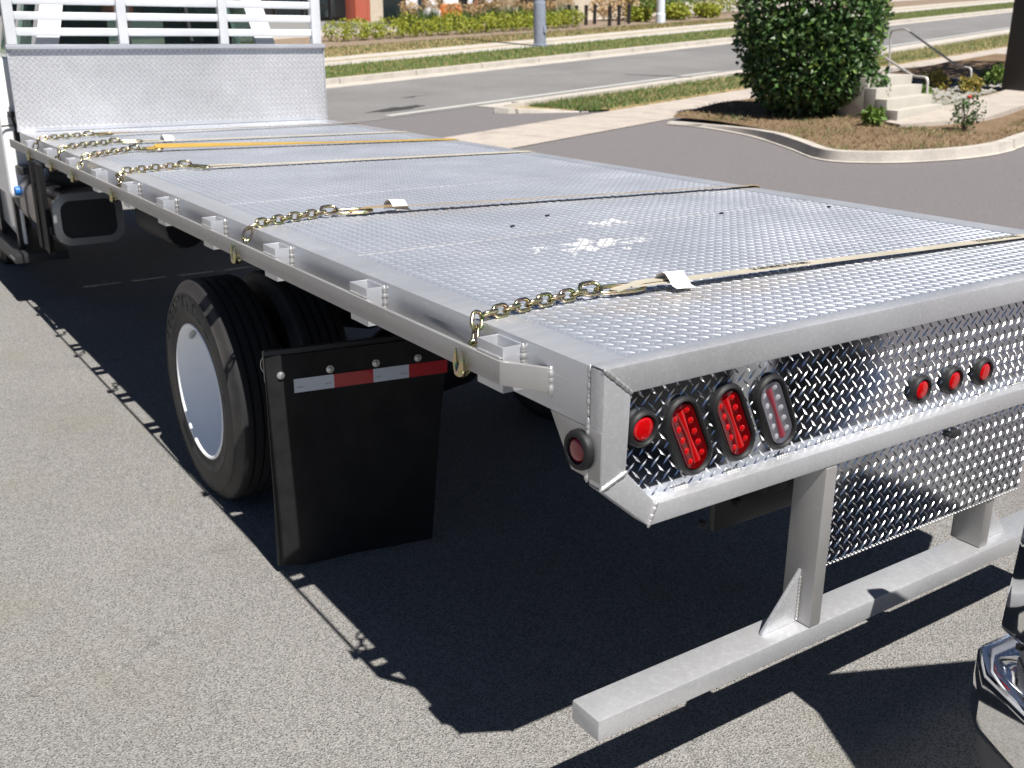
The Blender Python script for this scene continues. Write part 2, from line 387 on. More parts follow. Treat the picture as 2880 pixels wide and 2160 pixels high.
def band(name, l0, l1, u0, u1, off, m, thick=0, step=3.0, kind=True, parent=None):
    us = list(np.arange(u0, u1, step))+[u1]; b = MB(); vs = []
    for u in us:
        for l in (l0, l1):
            p = l.at(u); vs.append((p.x, p.y, G(p.x, p.y)+off))
    n = len(us)
    fs = [(2*i, 2*i+2, 2*i+3, 2*i+1) for i in range(n-1)]
    if thick:
        k = len(vs); vs += [(x, y, z-thick) for x, y, z in vs]
        fs += [(2*i, k+2*i, k+2*i+2, 2*i+2) for i in range(n-1)]+[(2*i+1, 2*i+3, k+2*i+3, k+2*i+1) for i in range(n-1)]
        fs += [(0, 1, k+1, k), (2*n-2, k+2*n-2, k+2*n-1, 2*n-1)]
    b.add(vs, fs); o = b.build(name, m, parent, smooth=0)
    return struct(o) if kind else o
L_wn = Line((7.81, 12.1), (35.79, 21.06)); L_wf = Line((10.98, 14.94), (41.79, 24.79))
L_gk = Line((11.31, 16.96), (49.97, 29.88)); L_kf = Line((11.2, 17.25), (49.8, 30.2)); L_gr = Line((10.9, 18.0), (55.68, 33.42))
L_rg = Line((10.23, 24.16), (52.41, 39.01)); L_kb = Line((10.6, 25.0), (54.0, 40.2)); L_fg = Line((10.88, 25.35), (54.5, 41.0))
L_gw = Line((12.4, 28.93), (60.0, 47.0)); L_w2 = Line((12.8, 30.2), (61.0, 49.2)); L_w3 = Line((13.2, 30.7), (61.3, 49.8)); L_w4 = Line((13.56, 31.9), (62.0, 51.6))
L_lm = Line((16.22, 36.6), (64.0, 53.8)); L_mf = Line((17.6, 42.8), (66, 60.5)); L_end = Line((17, 60), (70, 79))
band('road', L_gr, L_rg, -60, 230, .006, 'road', step=8)
band('near_gutter', L_kf, L_gr, 16.2, 230, .010, 'kerb', step=6)
band('near_kerb', L_gk, L_kf, 16.4, 230, .13, 'kerb', .2, step=6)
band('near_sidewalk', L_wn, L_wf, 6.0, 230, .012, 'walk', step=4)
band('near_verge', L_wf, L_gk, 16.9, 230, .05, 'drylawn', .2, step=4)
nose = [L_gk.at(16.9).to_2d(), Vector((11.2, 16.98)), Vector((10.8, 16.88)), Vector((10.62, 16.66)), Vector((10.78, 16.38)), Vector((11.25, 16.12)), Vector((11.75, 15.9)), Vector((12.2, 15.62)), L_wf.at(16.9).to_2d()]
b_ = MB(); b_.add([(p.x, p.y, G(p.x, p.y)+.05) for p in nose], [tuple(range(len(nose)))]); struct(b_.build('verge_nose', 'drylawn', smooth=0))
b_ = MB(); vs = []; cn = Vector((12.6, 16.6))
for i, p in enumerate(nose[:-1]):
    d = (cn-p).normalized(); hh = .13 if i < 4 else .13-.028*(i-3)
    for q, z in ((p-d*.05, .004), (p-d*.03, hh), (p+d*.16, hh), (p+d*.16, 0)): vs.append((q.x, q.y, G(q.x, q.y)+z))
b_.add(vs, [(4*i+j, 4*i+j+1, 4*i+4+j+1, 4*i+4+j) for i in range(len(nose)-2) for j in range(3)]); struct(b_.build('kerb_return', 'kerb', smooth=25))
band('far_gutter', L_rg, L_kb, -60, 230, .010, 'kerb', step=8)
band('far_kerb', L_kb, L_fg, -60, 230, .15, 'kerb', .2, step=8)
band('far_verge', L_fg, L_gw, -60, 230, .15, 'lawn', .25, step=8)
band('far_sidewalk', L_gw, L_w2, -60, 230, .156, 'kerb', .2, step=8)
band('far_path_joint', L_w2, L_w3, -60, 230, .15, 'drylawn', .2, step=8)
band('far_path', L_w3, L_w4, -60, 230, .156, 'kerb', .2, step=8)
band('far_lawn', L_w4, L_lm, -60, 230, .15, 'drylawn', .25, step=8)
band('planting_bed', L_lm, L_mf, -40, 230, .17, 'mulch', .3, step=8)
band('forecourt', L_mf, L_end, -60, 230, .15, 'walk', .3, step=8)
# road paint, a dark line and repairs
def quadline(name, p0, p1, wdt, off, m):
    p0 = Vector((*p0, 0)); p1 = Vector((*p1, 0)); d = (p1-p0); n = int(max(1, d.length/3)); s = Vector((-d.y, d.x, 0)).normalized()*wdt/2
    vs = []
    for i in range(n+1):
        c = p0+d*i/n
        for q in (c-s, c+s): vs.append((q.x, q.y, G(q.x, q.y)+off))
    return struct(MB().add(vs, [(2*i, 2*i+2, 2*i+3, 2*i+1) for i in range(n)]).build(name, m, smooth=0, recalc=False))
quadline('lane_marking', (8.0, 19.95), (10.1, 21.0), .14, .012, 'paint_line')
quadline('lane_marking', (17.0, 23.2), (24.0, 25.6), .14, .012, 'paint_line')
quadline('lane_marking', (34.0, 29.2), (44.0, 32.6), .14, .012, 'paint_line')
quadline('edge_line', (8.6, 17.55), (60.0, 35.3), .22, .012, 'paint_line')
quadline('lane_marking', (6.6, 18.0), (7.6, 18.4), .16, .012, 'paint_line')
quadline('tar_seam', (17.66, 26.2), (20.2, 21.0), .16, .014, 'tar')  # thin dark line across the road
def blob(name, c, rx, ry, off, m, k=18):
    vs = [(c[0], c[1], G(*c)+off)]
    for i in range(k):
        a = 2*math.pi*i/k; q = .6+.5*random.random(); x = c[0]+(U.x*math.cos(a)*rx-U.y*math.sin(a)*ry)*q; y = c[1]+(U.y*math.cos(a)*rx+U.x*math.sin(a)*ry)*q
        vs.append((x, y, G(x, y)+off))
    return struct(MB().add(vs, [(0, i+1, (i+1) % k+1) for i in range(k)]).build(name, m, smooth=0, recalc=False))
blob('asphalt_patch', (10.9, 21.1), .9, .45, .016, 'tar'); blob('asphalt_patch', (9.4, 18.6), 1.0, .3, .016, 'tar')
blob('oil_stain', (11.2, 4.6), .22, .09, .006, 'tar'); blob('oil_stain', (10.2, 3.4), .1, .06, .006, 'tar')

# ------------------------------------------------------------------ grass
def blades(name, pts, h, wd, m, lean=.5):
    n = len(pts); a = rng.uniform(0, 2*np.pi, n); hh = h*rng.uniform(.5, 1.25, n)
    dx = np.cos(a)*wd; dy = np.sin(a)*wd; lx = rng.normal(0, lean, n)*hh; ly = rng.normal(0, lean, n)*hh
    P = np.asarray(pts); v = np.empty((n, 3, 3))
    v[:, 0] = P+np.c_[dx, dy, np.zeros(n)]; v[:, 1] = P-np.c_[dx, dy, np.zeros(n)]; v[:, 2] = P+np.c_[lx, ly, hh]
    b = MB(); b.v = [tuple(q) for q in v.reshape(-1, 3)]; b.f = [(3*i, 3*i+1, 3*i+2) for i in range(n)]; b.m = [0]*n
    return b.build(name, m, smooth=0, recalc=False)
def band_pts(l0, l1, u0, u1, n, off):
    out = []
    for _ in range(n):
        u = u0+(u1-u0)*random.random()**1.5; t = random.random(); p = l0.at(u).lerp(l1.at(u), t); out.append((p.x, p.y, G(p.x, p.y)+off))
    return out
def grass(name, label, pts, h, wd, m, **k): return tag(blades(name, pts, h, wd, m, **k), label, 'grass', kind='stuff')
grass('far_verge_grass', 'mown green grass strip along the far side of the road', band_pts(L_fg, L_gw, 6, 120, 26000, .15), .10, .012, 'blade')
grass('near_verge_grass', 'patchy green grass strip between the driveway walk and the road', band_pts(L_wf, L_gk, 16.4, 60, 15000, .05), .09, .009, 'blade')
grass('near_verge_dry_grass', 'straw coloured dry grass on the near road verge', band_pts(L_wf, L_gk, 16.4, 60, 4000, .05), .08, .009, 'blade_dry')
grass('far_lawn_green_grass', 'green tufts in the lawn along the far path', band_pts(L_w4, L_lm, 6, 90, 9000, .15), .10, .014, 'blade')
grass('far_lawn_grass', 'thin half dry lawn in front of the far hedge', band_pts(L_w4, L_lm, 6, 90, 12000, .15), .10, .014, 'blade_dry')

gv = MB()
for _ in range(420):
    x = random.uniform(-2.2, 1.6); y = random.uniform(-.4, 5.5)
    if x > .1 and random.random() < .5: continue
    r_ = random.uniform(.003, .008)*(1.6 if random.random() < .08 else 1); an = random.uniform(0, 6.3)
    P = [(1, 0, .1), (.3, .9, .15), (-.8, .5, .05), (-.7, -.6, .1), (.4, -.8, .05), (.05, .05, .8)]
    gv.add([(x+(p[0]*math.cos(an)-p[1]*math.sin(an))*r_, y+(p[0]*math.sin(an)+p[1]*math.cos(an))*r_, p[2]*r_) for p in P], [(0, 1, 5), (1, 2, 5), (2, 3, 5), (3, 4, 5), (4, 0, 5)])
tag(gv.build('loose_gravel', 'grit', smooth=0), 'loose grit and tiny stones scattered on the lot', 'gravel', kind='stuff')

# ------------------------------------------------------------------ kerbed island
isl = [(12.03, 13.05), (12.21, 12.25), (12.0, 10.9), (11.39, 9.5), (10.88, 8.48), (11.13, 7.92), (11.65, 7.53), (12.5, 7.28), (13.4, 7.3), (14.42, 7.58), (18, 8.6), (24, 10.7), (34, 14.5)]
def smoothpath(p, n=6):
    out = []
    for i in range(len(p)-1):
        p0 = Vector(p[max(0, i-1)]); p1 = Vector(p[i]); p2 = Vector(p[i+1]); p3 = Vector(p[min(len(p)-1, i+2)])
        for k in range(n):
            t = k/n; out.append(.5*((2*p1)+(p2-p0)*t+(2*p0-5*p1+4*p2-p3)*t*t+(3*p1-p0-3*p2+p3)*t**3))
    return out+[Vector(p[-1])]
ip = smoothpath(isl)
iback = [(34, 20.5), (24, 17.3), (17.0, 14.9), (12.6, 13.45)]
ISLH = .13
def inward(i):
    a = ip[max(0, i-1)]; b = ip[min(len(ip)-1, i+1)]; d = (b-a).normalized(); return Vector((-d.y, d.x))
kb = MB(); vs = []
for i, p in enumerate(ip):
    n = inward(i); fl = clampf((p-Vector((12.03, 13.05))).length/3.0, .25, 1)*ISLH
    hh = fl+.02
    q0 = p-n*.07; q1 = p-n*.02; q2 = p; q3 = p+n*.16
    for q, z in ((q0, .012), (q1, .02), (q2, hh), (q3, hh), (q3, -.1)): vs.append((q.x, q.y, G(q.x, q.y)+z))
kb.add(vs, [(5*i+j, 5*i+j+1, 5*i+5+j+1, 5*i+5+j) for i in range(len(ip)-1) for j in range(4)])
struct(kb.build('island_kerb', 'kerb', smooth=25))
poly = [p+inward(i)*.16 for i, p in enumerate(ip)]+[Vector(q) for q in iback]
def inpoly(x, y, P):
    c = False; j = len(P)-1
    for i in range(len(P)):
        if (P[i].y > y) != (P[j].y > y) and x < (P[j].x-P[i].x)*(y-P[i].y)/(P[j].y-P[i].y)+P[i].x: c = not c
        j = i
    return c
def ISZ(x, y):                                    # soil bank: climbs from the kerb towards the sidewalk
    dv = min(((Vector((x, y))-p).length for p in ip[::2]))
    return G(x, y)+ISLH-.02+.06*clampf(dv/1.5, 0, 1)+.02*math.sin(x*2.3)*math.sin(y*1.9)
bm = bmesh.new(); fv = [bm.verts.new((p.x, p.y, 0)) for p in poly]; fc = bm.faces.new(fv)
bmesh.ops.triangulate(bm, faces=[fc])
for _ in range(3): bmesh.ops.subdivide_edges(bm, edges=[e for e in bm.edges if e.calc_length() > .7], cuts=1, use_grid_fill=False)
bmesh.ops.triangulate(bm, faces=bm.faces)
for v in bm.verts: v.co.z = ISZ(v.co.x, v.co.y)
me = bpy.data.meshes.new('island_soil'); bm.to_mesh(me); bm.free(); me.materials.append(M['soil'])
io = bpy.data.objects.new('island_soil', me); C.objects.link(io); struct(io)
def isl_pts(n, x0, x1, y0, y1, dens=None):
    out = []
    while len(out) < n:
        x = random.uniform(x0, x1); y = random.uniform(y0, y1)
        if inpoly(x, y, poly) and not (14.2 < x < 34 and 7.2+(x-14.2)*.33+.9 < y < 7.2+(x-14.2)*.33+2.4): out.append((x, y, ISZ(x, y)-.01))
    return out
grass('island_dry_grass', 'dry straw and weeds covering the kerbed island soil', isl_pts(9000, 11, 20, 7.3, 14), .07, .008, 'blade_dry', lean=1.0)
grass('island_grass', 'short green grass patches beside the island kerb', [p for p in isl_pts(5000, 11, 20, 7.3, 13) if math.sin(p[0]*2.1+1)*math.sin(p[1]*2.7) > .12 or p[0] > 15.5], .07, .008, 'blade')
# walkway to the steps
def slab(name, pts, off, m, th=.1):
    b = MB(); n = len(pts); top = [(x, y, ISZ(x, y)+off) for x, y in pts]; bot = [(x, y, ISZ(x, y)-th) for x, y in pts]
    b.add(top+bot, [tuple(range(n))]+[(i, (i+1) % n, n+(i+1) % n, n+i) for i in range(n)]); return struct(b.build(name, m, smooth=0))
slab('step_walkway', [(13.75, 9.35), (15.6, 9.0), (20, 10.4), (27, 13.0), (27, 14.2), (20, 11.6), (16.4, 10.55), (13.9, 9.75)], .05, 'walk')

# concrete steps
st = thing('concrete_steps', 'beige concrete steps with four risers beside the big bush', 'steps', (14.0, 9.6, ISZ(14, 9.6)))
zb = ISZ(14.6, 9.8)+.03
eu = Vector((.955, .297)); ev = Vector((.06, .998))
for i in range(4):
    o = Vector((14.12, 9.68))+ev*(.25*i)
    a = o; b_ = o+eu*2.35; c = b_+ev*(.25 if i < 3 else .6); d = a+ev*(.25 if i < 3 else .6)
    h = .168*(i+1)
    MB().prism([(a.x, a.y), (b_.x, b_.y), (c.x, c.y), (d.x, d.y)], 'z', zb-.15, zb+h).build('step', 'steps', st, bevel=.012)
def rail(label, pts):
    t = thing('stair_handrail', label, 'handrail', pts[-1], 'stair handrails')
    P = smoothrail(pts)
    MB().tube(P, .024, 10).build('rail_tube', 'rail', t)
    return t
def smoothrail(pts):
    out = [Vector(pts[0])]
    for i in range(1, len(pts)-1):
        p = Vector(pts[i]); a = (Vector(pts[i-1])-p); b = (Vector(pts[i+1])-p); r = min(.1, a.length*.4, b.length*.4)
        a = p+a.normalized()*r; b = p+b.normalized()*r
        for k in range(5):
            t = k/4; out.append(a*(1-t)**2+p*2*t*(1-t)+b*t*t)
    return out+[Vector(pts[-1])]
rail('galvanised handrail at the upper right of the steps, ending by yellow plants', [(21.94, 15.79, 1.05), (21.9, 15.85, 2.1), (21.77, 15.35, 2.15), (20.7, 13.03, 1.32), (20.68, 12.7, 1.31), (20.7, 12.65, .72)])
rail('galvanised handrail rising behind the big bush over the steps', [(17.9, 13.3, .9), (17.85, 13.25, 1.72), (16.6, 11.23, 1.24), (16.58, 10.91, 1.24), (16.58, 10.86, .5)])

# ------------------------------------------------------------------ plants
def leaf_cloud(centers, size, flat=.0, fold=.35, aspect=.55, out=None):
    n = len(centers); P = np.asarray(centers, float)
    d = rng.normal(size=(n, 3)); d[:, 2] -= .15
    if out is not None: d += out
    d /= np.linalg.norm(d, axis=1)[:, None]
    s = rng.normal(size=(n, 3)); s -= d*(s*d).sum(1)[:, None]; s /= np.linalg.norm(s, axis=1)[:, None]
    nn = np.cross(d, s); L = size*rng.uniform(.65, 1.3, n)[:, None]; W = L*aspect*.5
    v = np.empty((n, 4, 3)); v[:, 0] = P; v[:, 1] = P+d*L*.5+s*W+nn*W*fold; v[:, 2] = P+d*L; v[:, 3] = P+d*L*.5-s*W+nn*W*fold
    b = MB(); b.v = [tuple(q) for q in v.reshape(-1, 3)]; b.f = [(4*i, 4*i+1, 4*i+2, 4*i+3) for i in range(n)]
    b.f = [f for i in range(n) for f in ((4*i, 4*i+1, 4*i+2), (4*i, 4*i+2, 4*i+3))]; b.m = [0]*len(b.f)
    return b
def shell_pts(c, rx, ry, rz, n, inner=.55, lump=.16, seed=0, bottom=-.9):
    r = np.random.default_rng(seed+11); out = []; k = r.uniform(0, 6.28, 6); dirs = r.normal(size=(14, 3)); dirs /= np.linalg.norm(dirs, axis=1)[:, None]
    amp = r.uniform(-1, 1, 14)*lump
    while len(out) < n:
        d = r.normal(size=3); d /= np.linalg.norm(d)
        if d[2] < bottom: continue
        f = 1+sum(a*max(0, float(d@q)-.55)*2.2 for a, q in zip(amp, dirs))
        t = (inner**3+(1-inner**3)*r.random())**(1/3)*f
        out.append((c[0]+d[0]*rx*t, c[1]+d[1]*ry*t, c[2]+d[2]*rz*t))
    return out
def shrub(name, label, cat, loc, rx, ry, h, n, size, leaf, group=None, lump=.2, seed=0, inner=.5, stems=5):
    t = thing(name, label, cat, loc, group); c = (loc[0], loc[1], loc[2]+h*.52)
    o = leaf_cloud(shell_pts(c, rx, ry, h*.52, n, inner, lump, seed), size).build('foliage', leaf, t, smooth=0, recalc=False); stuff(o)
    b = MB(); rr = random.Random(seed)
    for i in range(stems):
        a = rr.uniform(0, 6.28); q = rr.uniform(.2, .6)
        b.tube([(loc[0]+math.cos(a)*rx*.08, loc[1]+math.sin(a)*ry*.08, loc[2]-.04), (loc[0]+math.cos(a)*rx*q*.6, loc[1]+math.sin(a)*ry*q*.6, loc[2]+h*.35), (loc[0]+math.cos(a)*rx*q, loc[1]+math.sin(a)*ry*q, loc[2]+h*.75)], [h*.012+.006, h*.009+.004, .003], 5)
    b.build('stem', 'trunk', t)
    return t
# the big bush on the island
bx, by = 14.1, 11.55; bz = ISZ(bx, by)
t = thing('big_bush', 'tall dense dark green bush on the kerbed island', 'bush', (bx, by, bz))
pts = shell_pts((bx, by, bz+1.95), 1.22, 1.22, 1.85, 12000, .74, .14, 3)+shell_pts((bx, by, bz+.95), 1.12, 1.12, .98, 7000, .68, .16, 5)+shell_pts((bx, by, bz+2.9), 1.15, 1.15, 1.2, 3000, .6, .2, 8)
stuff(leaf_cloud(pts, .115, aspect=.6).build('foliage', 'leaf_dark', t, smooth=0, recalc=False))
b = MB()
for i in range(9):
    a = i*.7; b.tube([(bx+.1*math.cos(a), by+.1*math.sin(a), bz-.05), (bx+.35*math.cos(a), by+.35*math.sin(a), bz+.8), (bx+.7*math.cos(a), by+.7*math.sin(a), bz+2.4)], [.035, .026, .01], 6)
b.build('stem', 'trunk', t)
stuff(leaf_cloud(shell_pts((bx, by, bz+1.6), 1.34, 1.34, 1.6, 420, .93, .35, 44), .12, aspect=.55).build('stray_foliage', 'leaf_green', t, smooth=0, recalc=False))
pts = shell_pts((bx+.55, by-.55, bz+.55), .65, .65, .55, 1800, .4, .3, 14)
stuff(leaf_cloud(pts, .11, aspect=.6).build('lower_foliage', 'leaf_dark', t, smooth=0, recalc=False))
# tree whose shade falls right of the steps (its trunk stands just past the right edge)
tx, ty = 26.8, 11.6; tz = G(tx, ty)+.1
t = thing('shade_tree', 'tree at the far right whose shade darkens the ground beside the steps', 'tree', (tx, ty, tz))
MB().tube([(tx, ty, tz-.1), (tx+.05, ty, tz+1.5), (tx-.1, ty+.1, tz+3.5), (tx, ty, tz+5.5)], [.2, .16, .12, .05], 10).build('trunk', 'trunk', t)
stuff(leaf_cloud(shell_pts((tx, ty, tz+5.2), 4.3, 3.6, 2.3, 5200, .25, .3, 31), .34, aspect=.6).build('crown', 'leaf_green', t, smooth=0, recalc=False))
# small plants by the steps
shrub('rose_bush', 'small rose bush with one red bloom beside the walkway', 'plant', (14.4, 8.6, ISZ(14.4, 8.6)), .22, .22, .5, 420, .06, 'leaf_dark', seed=21, lump=.5)
rb = bpy.data.objects['rose_bush']
MB().lathe([(.005, 0), (.03, .012), (.035, .03), (.02, .045), (.004, .05)], (14.46, 8.62, ISZ(14.4, 8.6)+.5), (0, 0, 1), 10).build('bloom', 'rose', rb)
for k, (x, y, lab, lf, hh) in enumerate([(20.3, 13.3, 'yellow leaved plant at the foot of the left handrail', 'leaf_yellow', .42), (20.2, 12.3, 'yellow green plant at the foot of the right handrail', 'leaf_yellow', .34), (22.0, 12.9, 'green plant in shade beside the dark sign post', 'leaf_green', .5), (17.6, 11.7, 'low grey green weed right of the steps', 'leaf_green', .3), (13.55, 9.75, 'small green weed beside the lowest step', 'leaf_green', .25)]):
    shrub('leafy_plant', lab, 'plant', (x, y, ISZ(x, y)), hh*.65, hh*.65, hh, 260, .12, lf, 'small plants around the steps', .4, 30+k, .3, 3)
# pebbles
pb = MB(); ico = [(0, 0, 1), (.9, 0, .3), (.28, .85, .3), (-.73, .53, .3), (-.73, -.53, .3), (.28, -.85, .3), (0, 0, -.6)]
icf = [(0, 1, 2), (0, 2, 3), (0, 3, 4), (0, 4, 5), (0, 5, 1), (6, 2, 1), (6, 3, 2), (6, 4, 3), (6, 5, 4), (6, 1, 5)]
for _ in range(900):
    u = random.uniform(0, 7); v_ = random.uniform(0, 2.6); x = 16.9+u*.955-v_*.2; y = 10.75+u*.33+v_*.9
    if math.hypot(x-20.3, y-13.3) < .3: continue
    r = random.uniform(.05, .11); an = random.uniform(0, 6.3); z = ISZ(x, y)
    pb.add([(x+(p[0]*math.cos(an)-p[1]*math.sin(an))*r, y+(p[0]*math.sin(an)+p[1]*math.cos(an))*r*.8, z+p[2]*r*.6) for p in ico], icf)
tag(pb.build('pebble_bed', 'pebble', smooth=60), 'bed of pale river pebbles right of the steps', 'pebbles', kind='stuff')
# sign pylon at the right edge
px_, py_ = 21.1, 11.75
t = thing('sign_pylon', 'dark square sign post at the right edge beside the pebbles', 'sign post', (px_, py_, ISZ(px_, py_)))
MB().box(px_-.27, px_+.27, py_-.27, py_+.27, ISZ(px_, py_)-.1, 4.6).build('post', 'bronze', t, bevel=.02)
MB().box(px_-1.4, px_+1.6, py_-.3, py_+.3, 3.6, 7.0).build('sign_box', 'bronze', t, bevel=.03)

# ------------------------------------------------------------------ far side of the road
def GZ(x, y): return G(x, y)+.15
p = (23.46, 33.17)
t = thing('street_pole', 'thick grey metal street pole standing on the far grass verge', 'pole', (*p, GZ(*p)))
MB().lathe([(.24, -.1), (.24, 1.6), (.215, 1.62), (.205, 9)], (*p, GZ(*p)), (-.035, 0, 1), 20).build('shaft', 'steel_pole', t)
MB().lathe([(.30, -.1), (.30, .06), (.27, .08)], (*p, GZ(*p)), (0, 0, 1), 20).build('base_flange', 'steel_pole', t)
MB().box(p[0]-.03, p[0]+.1, p[1]-.29, p[1]-.25, GZ(*p)+.5, GZ(*p)+.75).build('hand_hole_cover', 'steel_pole', t, bevel=.01)
p = (41.0, 45.9)
tag(MB().lathe([(.28, -.1), (.28, .5), (.24, .55), (.22, 7)], (*p, GZ(*p)), (-.03, 0, 1), 16).build('pale_pole', 'white_tape', loc=(*p, GZ(*p))), 'slim pale post beside the far path right of the bollards', 'pole')
bl = None
bp = [(35.14, 46.85), (34.5, 45.35), (35.46, 45.73), (36.65, 46.48), (36.08, 44.46), (37.04, 44.84), (38.61, 45.87)]
bn = ['leftmost black bollard, behind the hedge end', 'second black bollard from the left near the hedge end', 'third black bollard from the left', 'middle black bollard, the slimmest looking', 'fifth black bollard from the left, set nearest the road', 'sixth black bollard from the left', 'rightmost black bollard beside the shrubs']
for q, lab in zip(bp, bn):
    l = (*q, GZ(*q))
    if bl is None:
        bl = MB().lathe([(.10, -.1), (.10, .95), (.115, .96), (.115, 1.02), (.08, 1.05), (.001, 1.06)], l, (0, 0, 1), 14).build('bollard', 'bollard', loc=l); o = bl
    else:
        o = bl.copy(); C.objects.link(o); o.location = l
    tag(o, lab, 'bollard', 'black bollards by the far path')
# low hedge
k = 0
for (xa, ya, xb, yb, n) in [(17.8, 39.5, 33.4, 44.2, 17)]:
    for i in range(n):
        f = i/(n-1); x = xa+(xb-xa)*f; y = ya+(yb-ya)*f
        nm = ['first', 'second', 'third', 'fourth', 'fifth', 'sixth', 'seventh', 'eighth', 'ninth', 'tenth', 'eleventh', 'twelfth', 'thirteenth', 'fourteenth', 'fifteenth', 'sixteenth', 'seventeenth'][i]
        shrub('hedge_shrub', 'clipped yellow green hedge shrub, %s from the left in the far row' % nm, 'shrub', (x, y, GZ(x, y)), .62, .75, .85+.1*math.sin(i*2.1), 420, .13, 'leaf_hedge', 'low hedge shrubs across the road', .2, 50+i, .5, 2)
def plume_grass(label, x, y, h, seed):
    t = thing('ornamental_grass', label, 'grass clump', (x, y, GZ(x, y)), 'ornamental grasses behind the hedge'); r = np.random.default_rng(seed)
    pts = np.c_[r.normal(x, .18, 500), r.normal(y, .18, 500), np.full(500, GZ(x, y))]
    stuff(reparent(blades('blade_tuft', pts, h*.85, .02, 'blade', lean=.35), t))
    c = shell_pts((x, y, GZ(x, y)+h), .55, .55, .32, 300, .2, .3, seed)
    stuff(leaf_cloud(c, .2, aspect=.22).build('plume', 'plume', t, smooth=0, recalc=False))
def reparent(o, t):
    me = o.data; l = ORG[t.name]; me.transform(Matrix.Translation(-l)); o.parent = t; o.location = (0, 0, 0); return o
names = ['first', 'second', 'third', 'fourth', 'fifth', 'sixth', 'seventh', 'eighth', 'ninth', 'tenth']
for i in range(9):
    x = 23.6+i*1.45; y = 43.9+i*.42
    plume_grass('tan plumed grass clump, %s from the left behind the low hedge' % names[i], x, y, 1.12+.15*math.sin(i*1.7), 90+i)
for i, (x, y, rx, h, lf, lab) in enumerate([(40.5, 49.5, 1.6, 1.8, 'plume', 'tan feathery grass mound right of the bollards'), (43.5, 50.5, 1.9, 2.4, 'leaf_green', 'rounded green shrub behind the bollards'), (47.5, 52.0, 2.2, 2.2, 'leaf_green', 'broad green shrub right of the pale post'), (52, 53.5, 2.2, 2.6, 'leaf_hedge', 'yellow green shrub left of the big bush top'), (57, 55.0, 2.4, 2.6, 'leaf_green', 'far green shrub mass behind the big bush'), (44.5, 48.5, 1.0, .9, 'leaf_hedge', 'low yellow green shrub beside the pale post'), (48.5, 49.8, 1.1, .9, 'leaf_hedge', 'low yellow green shrub right of the pale post'), (40.8, 47.6, .8, .8, 'leaf_hedge', 'low yellow green shrub beside the last bollard')]):
    shrub('landscape_shrub', lab, 'shrub', (x, y, GZ(x, y)), rx, rx*.8, h, 900, .22, lf, 'shrubs beyond the bollards', .25, 120+i, .5, 3)
# greenery at the far left behind the cab
for i, (x, y, rx, h, lf, lab) in enumerate([(-2.2, 27, 1.5, 2.0, 'leaf_green', 'green shrub left of the truck cab by the road'), (-.5, 30, 1.8, 4.2, 'leaf_dark', 'dark tree crown at the left edge behind the cab')]):
    shrub('roadside_shrub', lab, 'shrub', (x, y, G(x, y)), rx, rx, h, 1400, .2, lf, None, .25, 150+i, .5, 4)
# storefront building, facade along U
F0 = Vector((24.0, 49.6, 0)); fz = GZ(24, 49.6)
bt = thing('shop_building', 'shop building with dark glass front and brick and beige piers', 'building', (24, 49.6, fz))
def fbox(name, s0, s1, d0, d1, z0, z1, m, parent=None, bev=0):
    q = [F0+U*s+V*d for s, d in ((s0, d0), (s1, d0), (s1, d1), (s0, d1))]
    return MB().prism([(a.x, a.y) for a in q], 'z', fz+z0, fz+z1).build(name, m, parent or bt, bevel=bev)
fbox('wall', -46, 34, .9, 9, -1.5, 7.5, 'bronze')
for i, (s0, s1, m) in enumerate([(-44, -43, 'brick'), (-36.5, -35.5, 'beige'), (-29, -28, 'brick'), (-21, -20.2, 'beige'), (-14.4, -13.4, 'brick'), (-7.6, -6.8, 'beige'), (-.5, .55, 'brick'), (.56, 1.5, 'beige'), (12.2, 13.3, 'beige'), (22, 23, 'beige'), (30, 31, 'brick')]):
    fbox('pier', s0, s1, .05, 1.0, -.6, 7.4, m, None, .02)
fbox('plinth', -46, 1.7, -.12, .95, -1.2, .28, 'grey_stone'); fbox('plinth', 1.7, 34, .3, .95, -1.0, .4, 'bronze')
s = -43.0
while s < 33:
    if not any(abs(s+.9-c) < 1.2 for c in (-43.5, -36, -28.5, -20.6, -13.9, -7.2, .5, 12.7, 22.5, 30.5)):
        wdw = fbox('window', s+.08, s+1.72, .78, .86, .5, 3.6, 'shop_glass')
        fbox('mullion', s-.04, s+.04, .68, .9, .4, 3.7, 'bronze', wdw); fbox('transom', s+.1, s+1.7, .7, .88, 1.72, 1.8, 'bronze', wdw)
    s += 1.8
fbox('fascia', -46, 34, .4, 1.0, 3.7, 4.5, 'beige'); fbox('roof', -46.3, 34.3, .3, 9.3, 7.5, 7.8, 'grey_stone')
# posters and bright goods behind the glass line
for i, (s, z, wd, hh, m) in enumerate([(4.0, 1.0, .9, 1.0, 'white_cloth'), (9.2, 1.4, .5, .9, 'white_tape'), (11.0, 1.5, .6, .7, 'white_tape')]):
    fbox('window_poster', s, s+wd, .70, .74, z, z+hh, m)
# low beige planter wall at right
pw = Vector((38.5, 52.0, 0))
q = [pw, pw+U*9, pw+U*9+V*.5, pw+V*.5]
tag(MB().prism([(a.x, a.y) for a in q], 'z', GZ(38, 52)-1.0, GZ(38, 52)+1.35).build('planter_wall', 'beige', loc=(38.5, 52, GZ(38, 52))), 'low beige stone planter wall behind the bollards', 'wall')
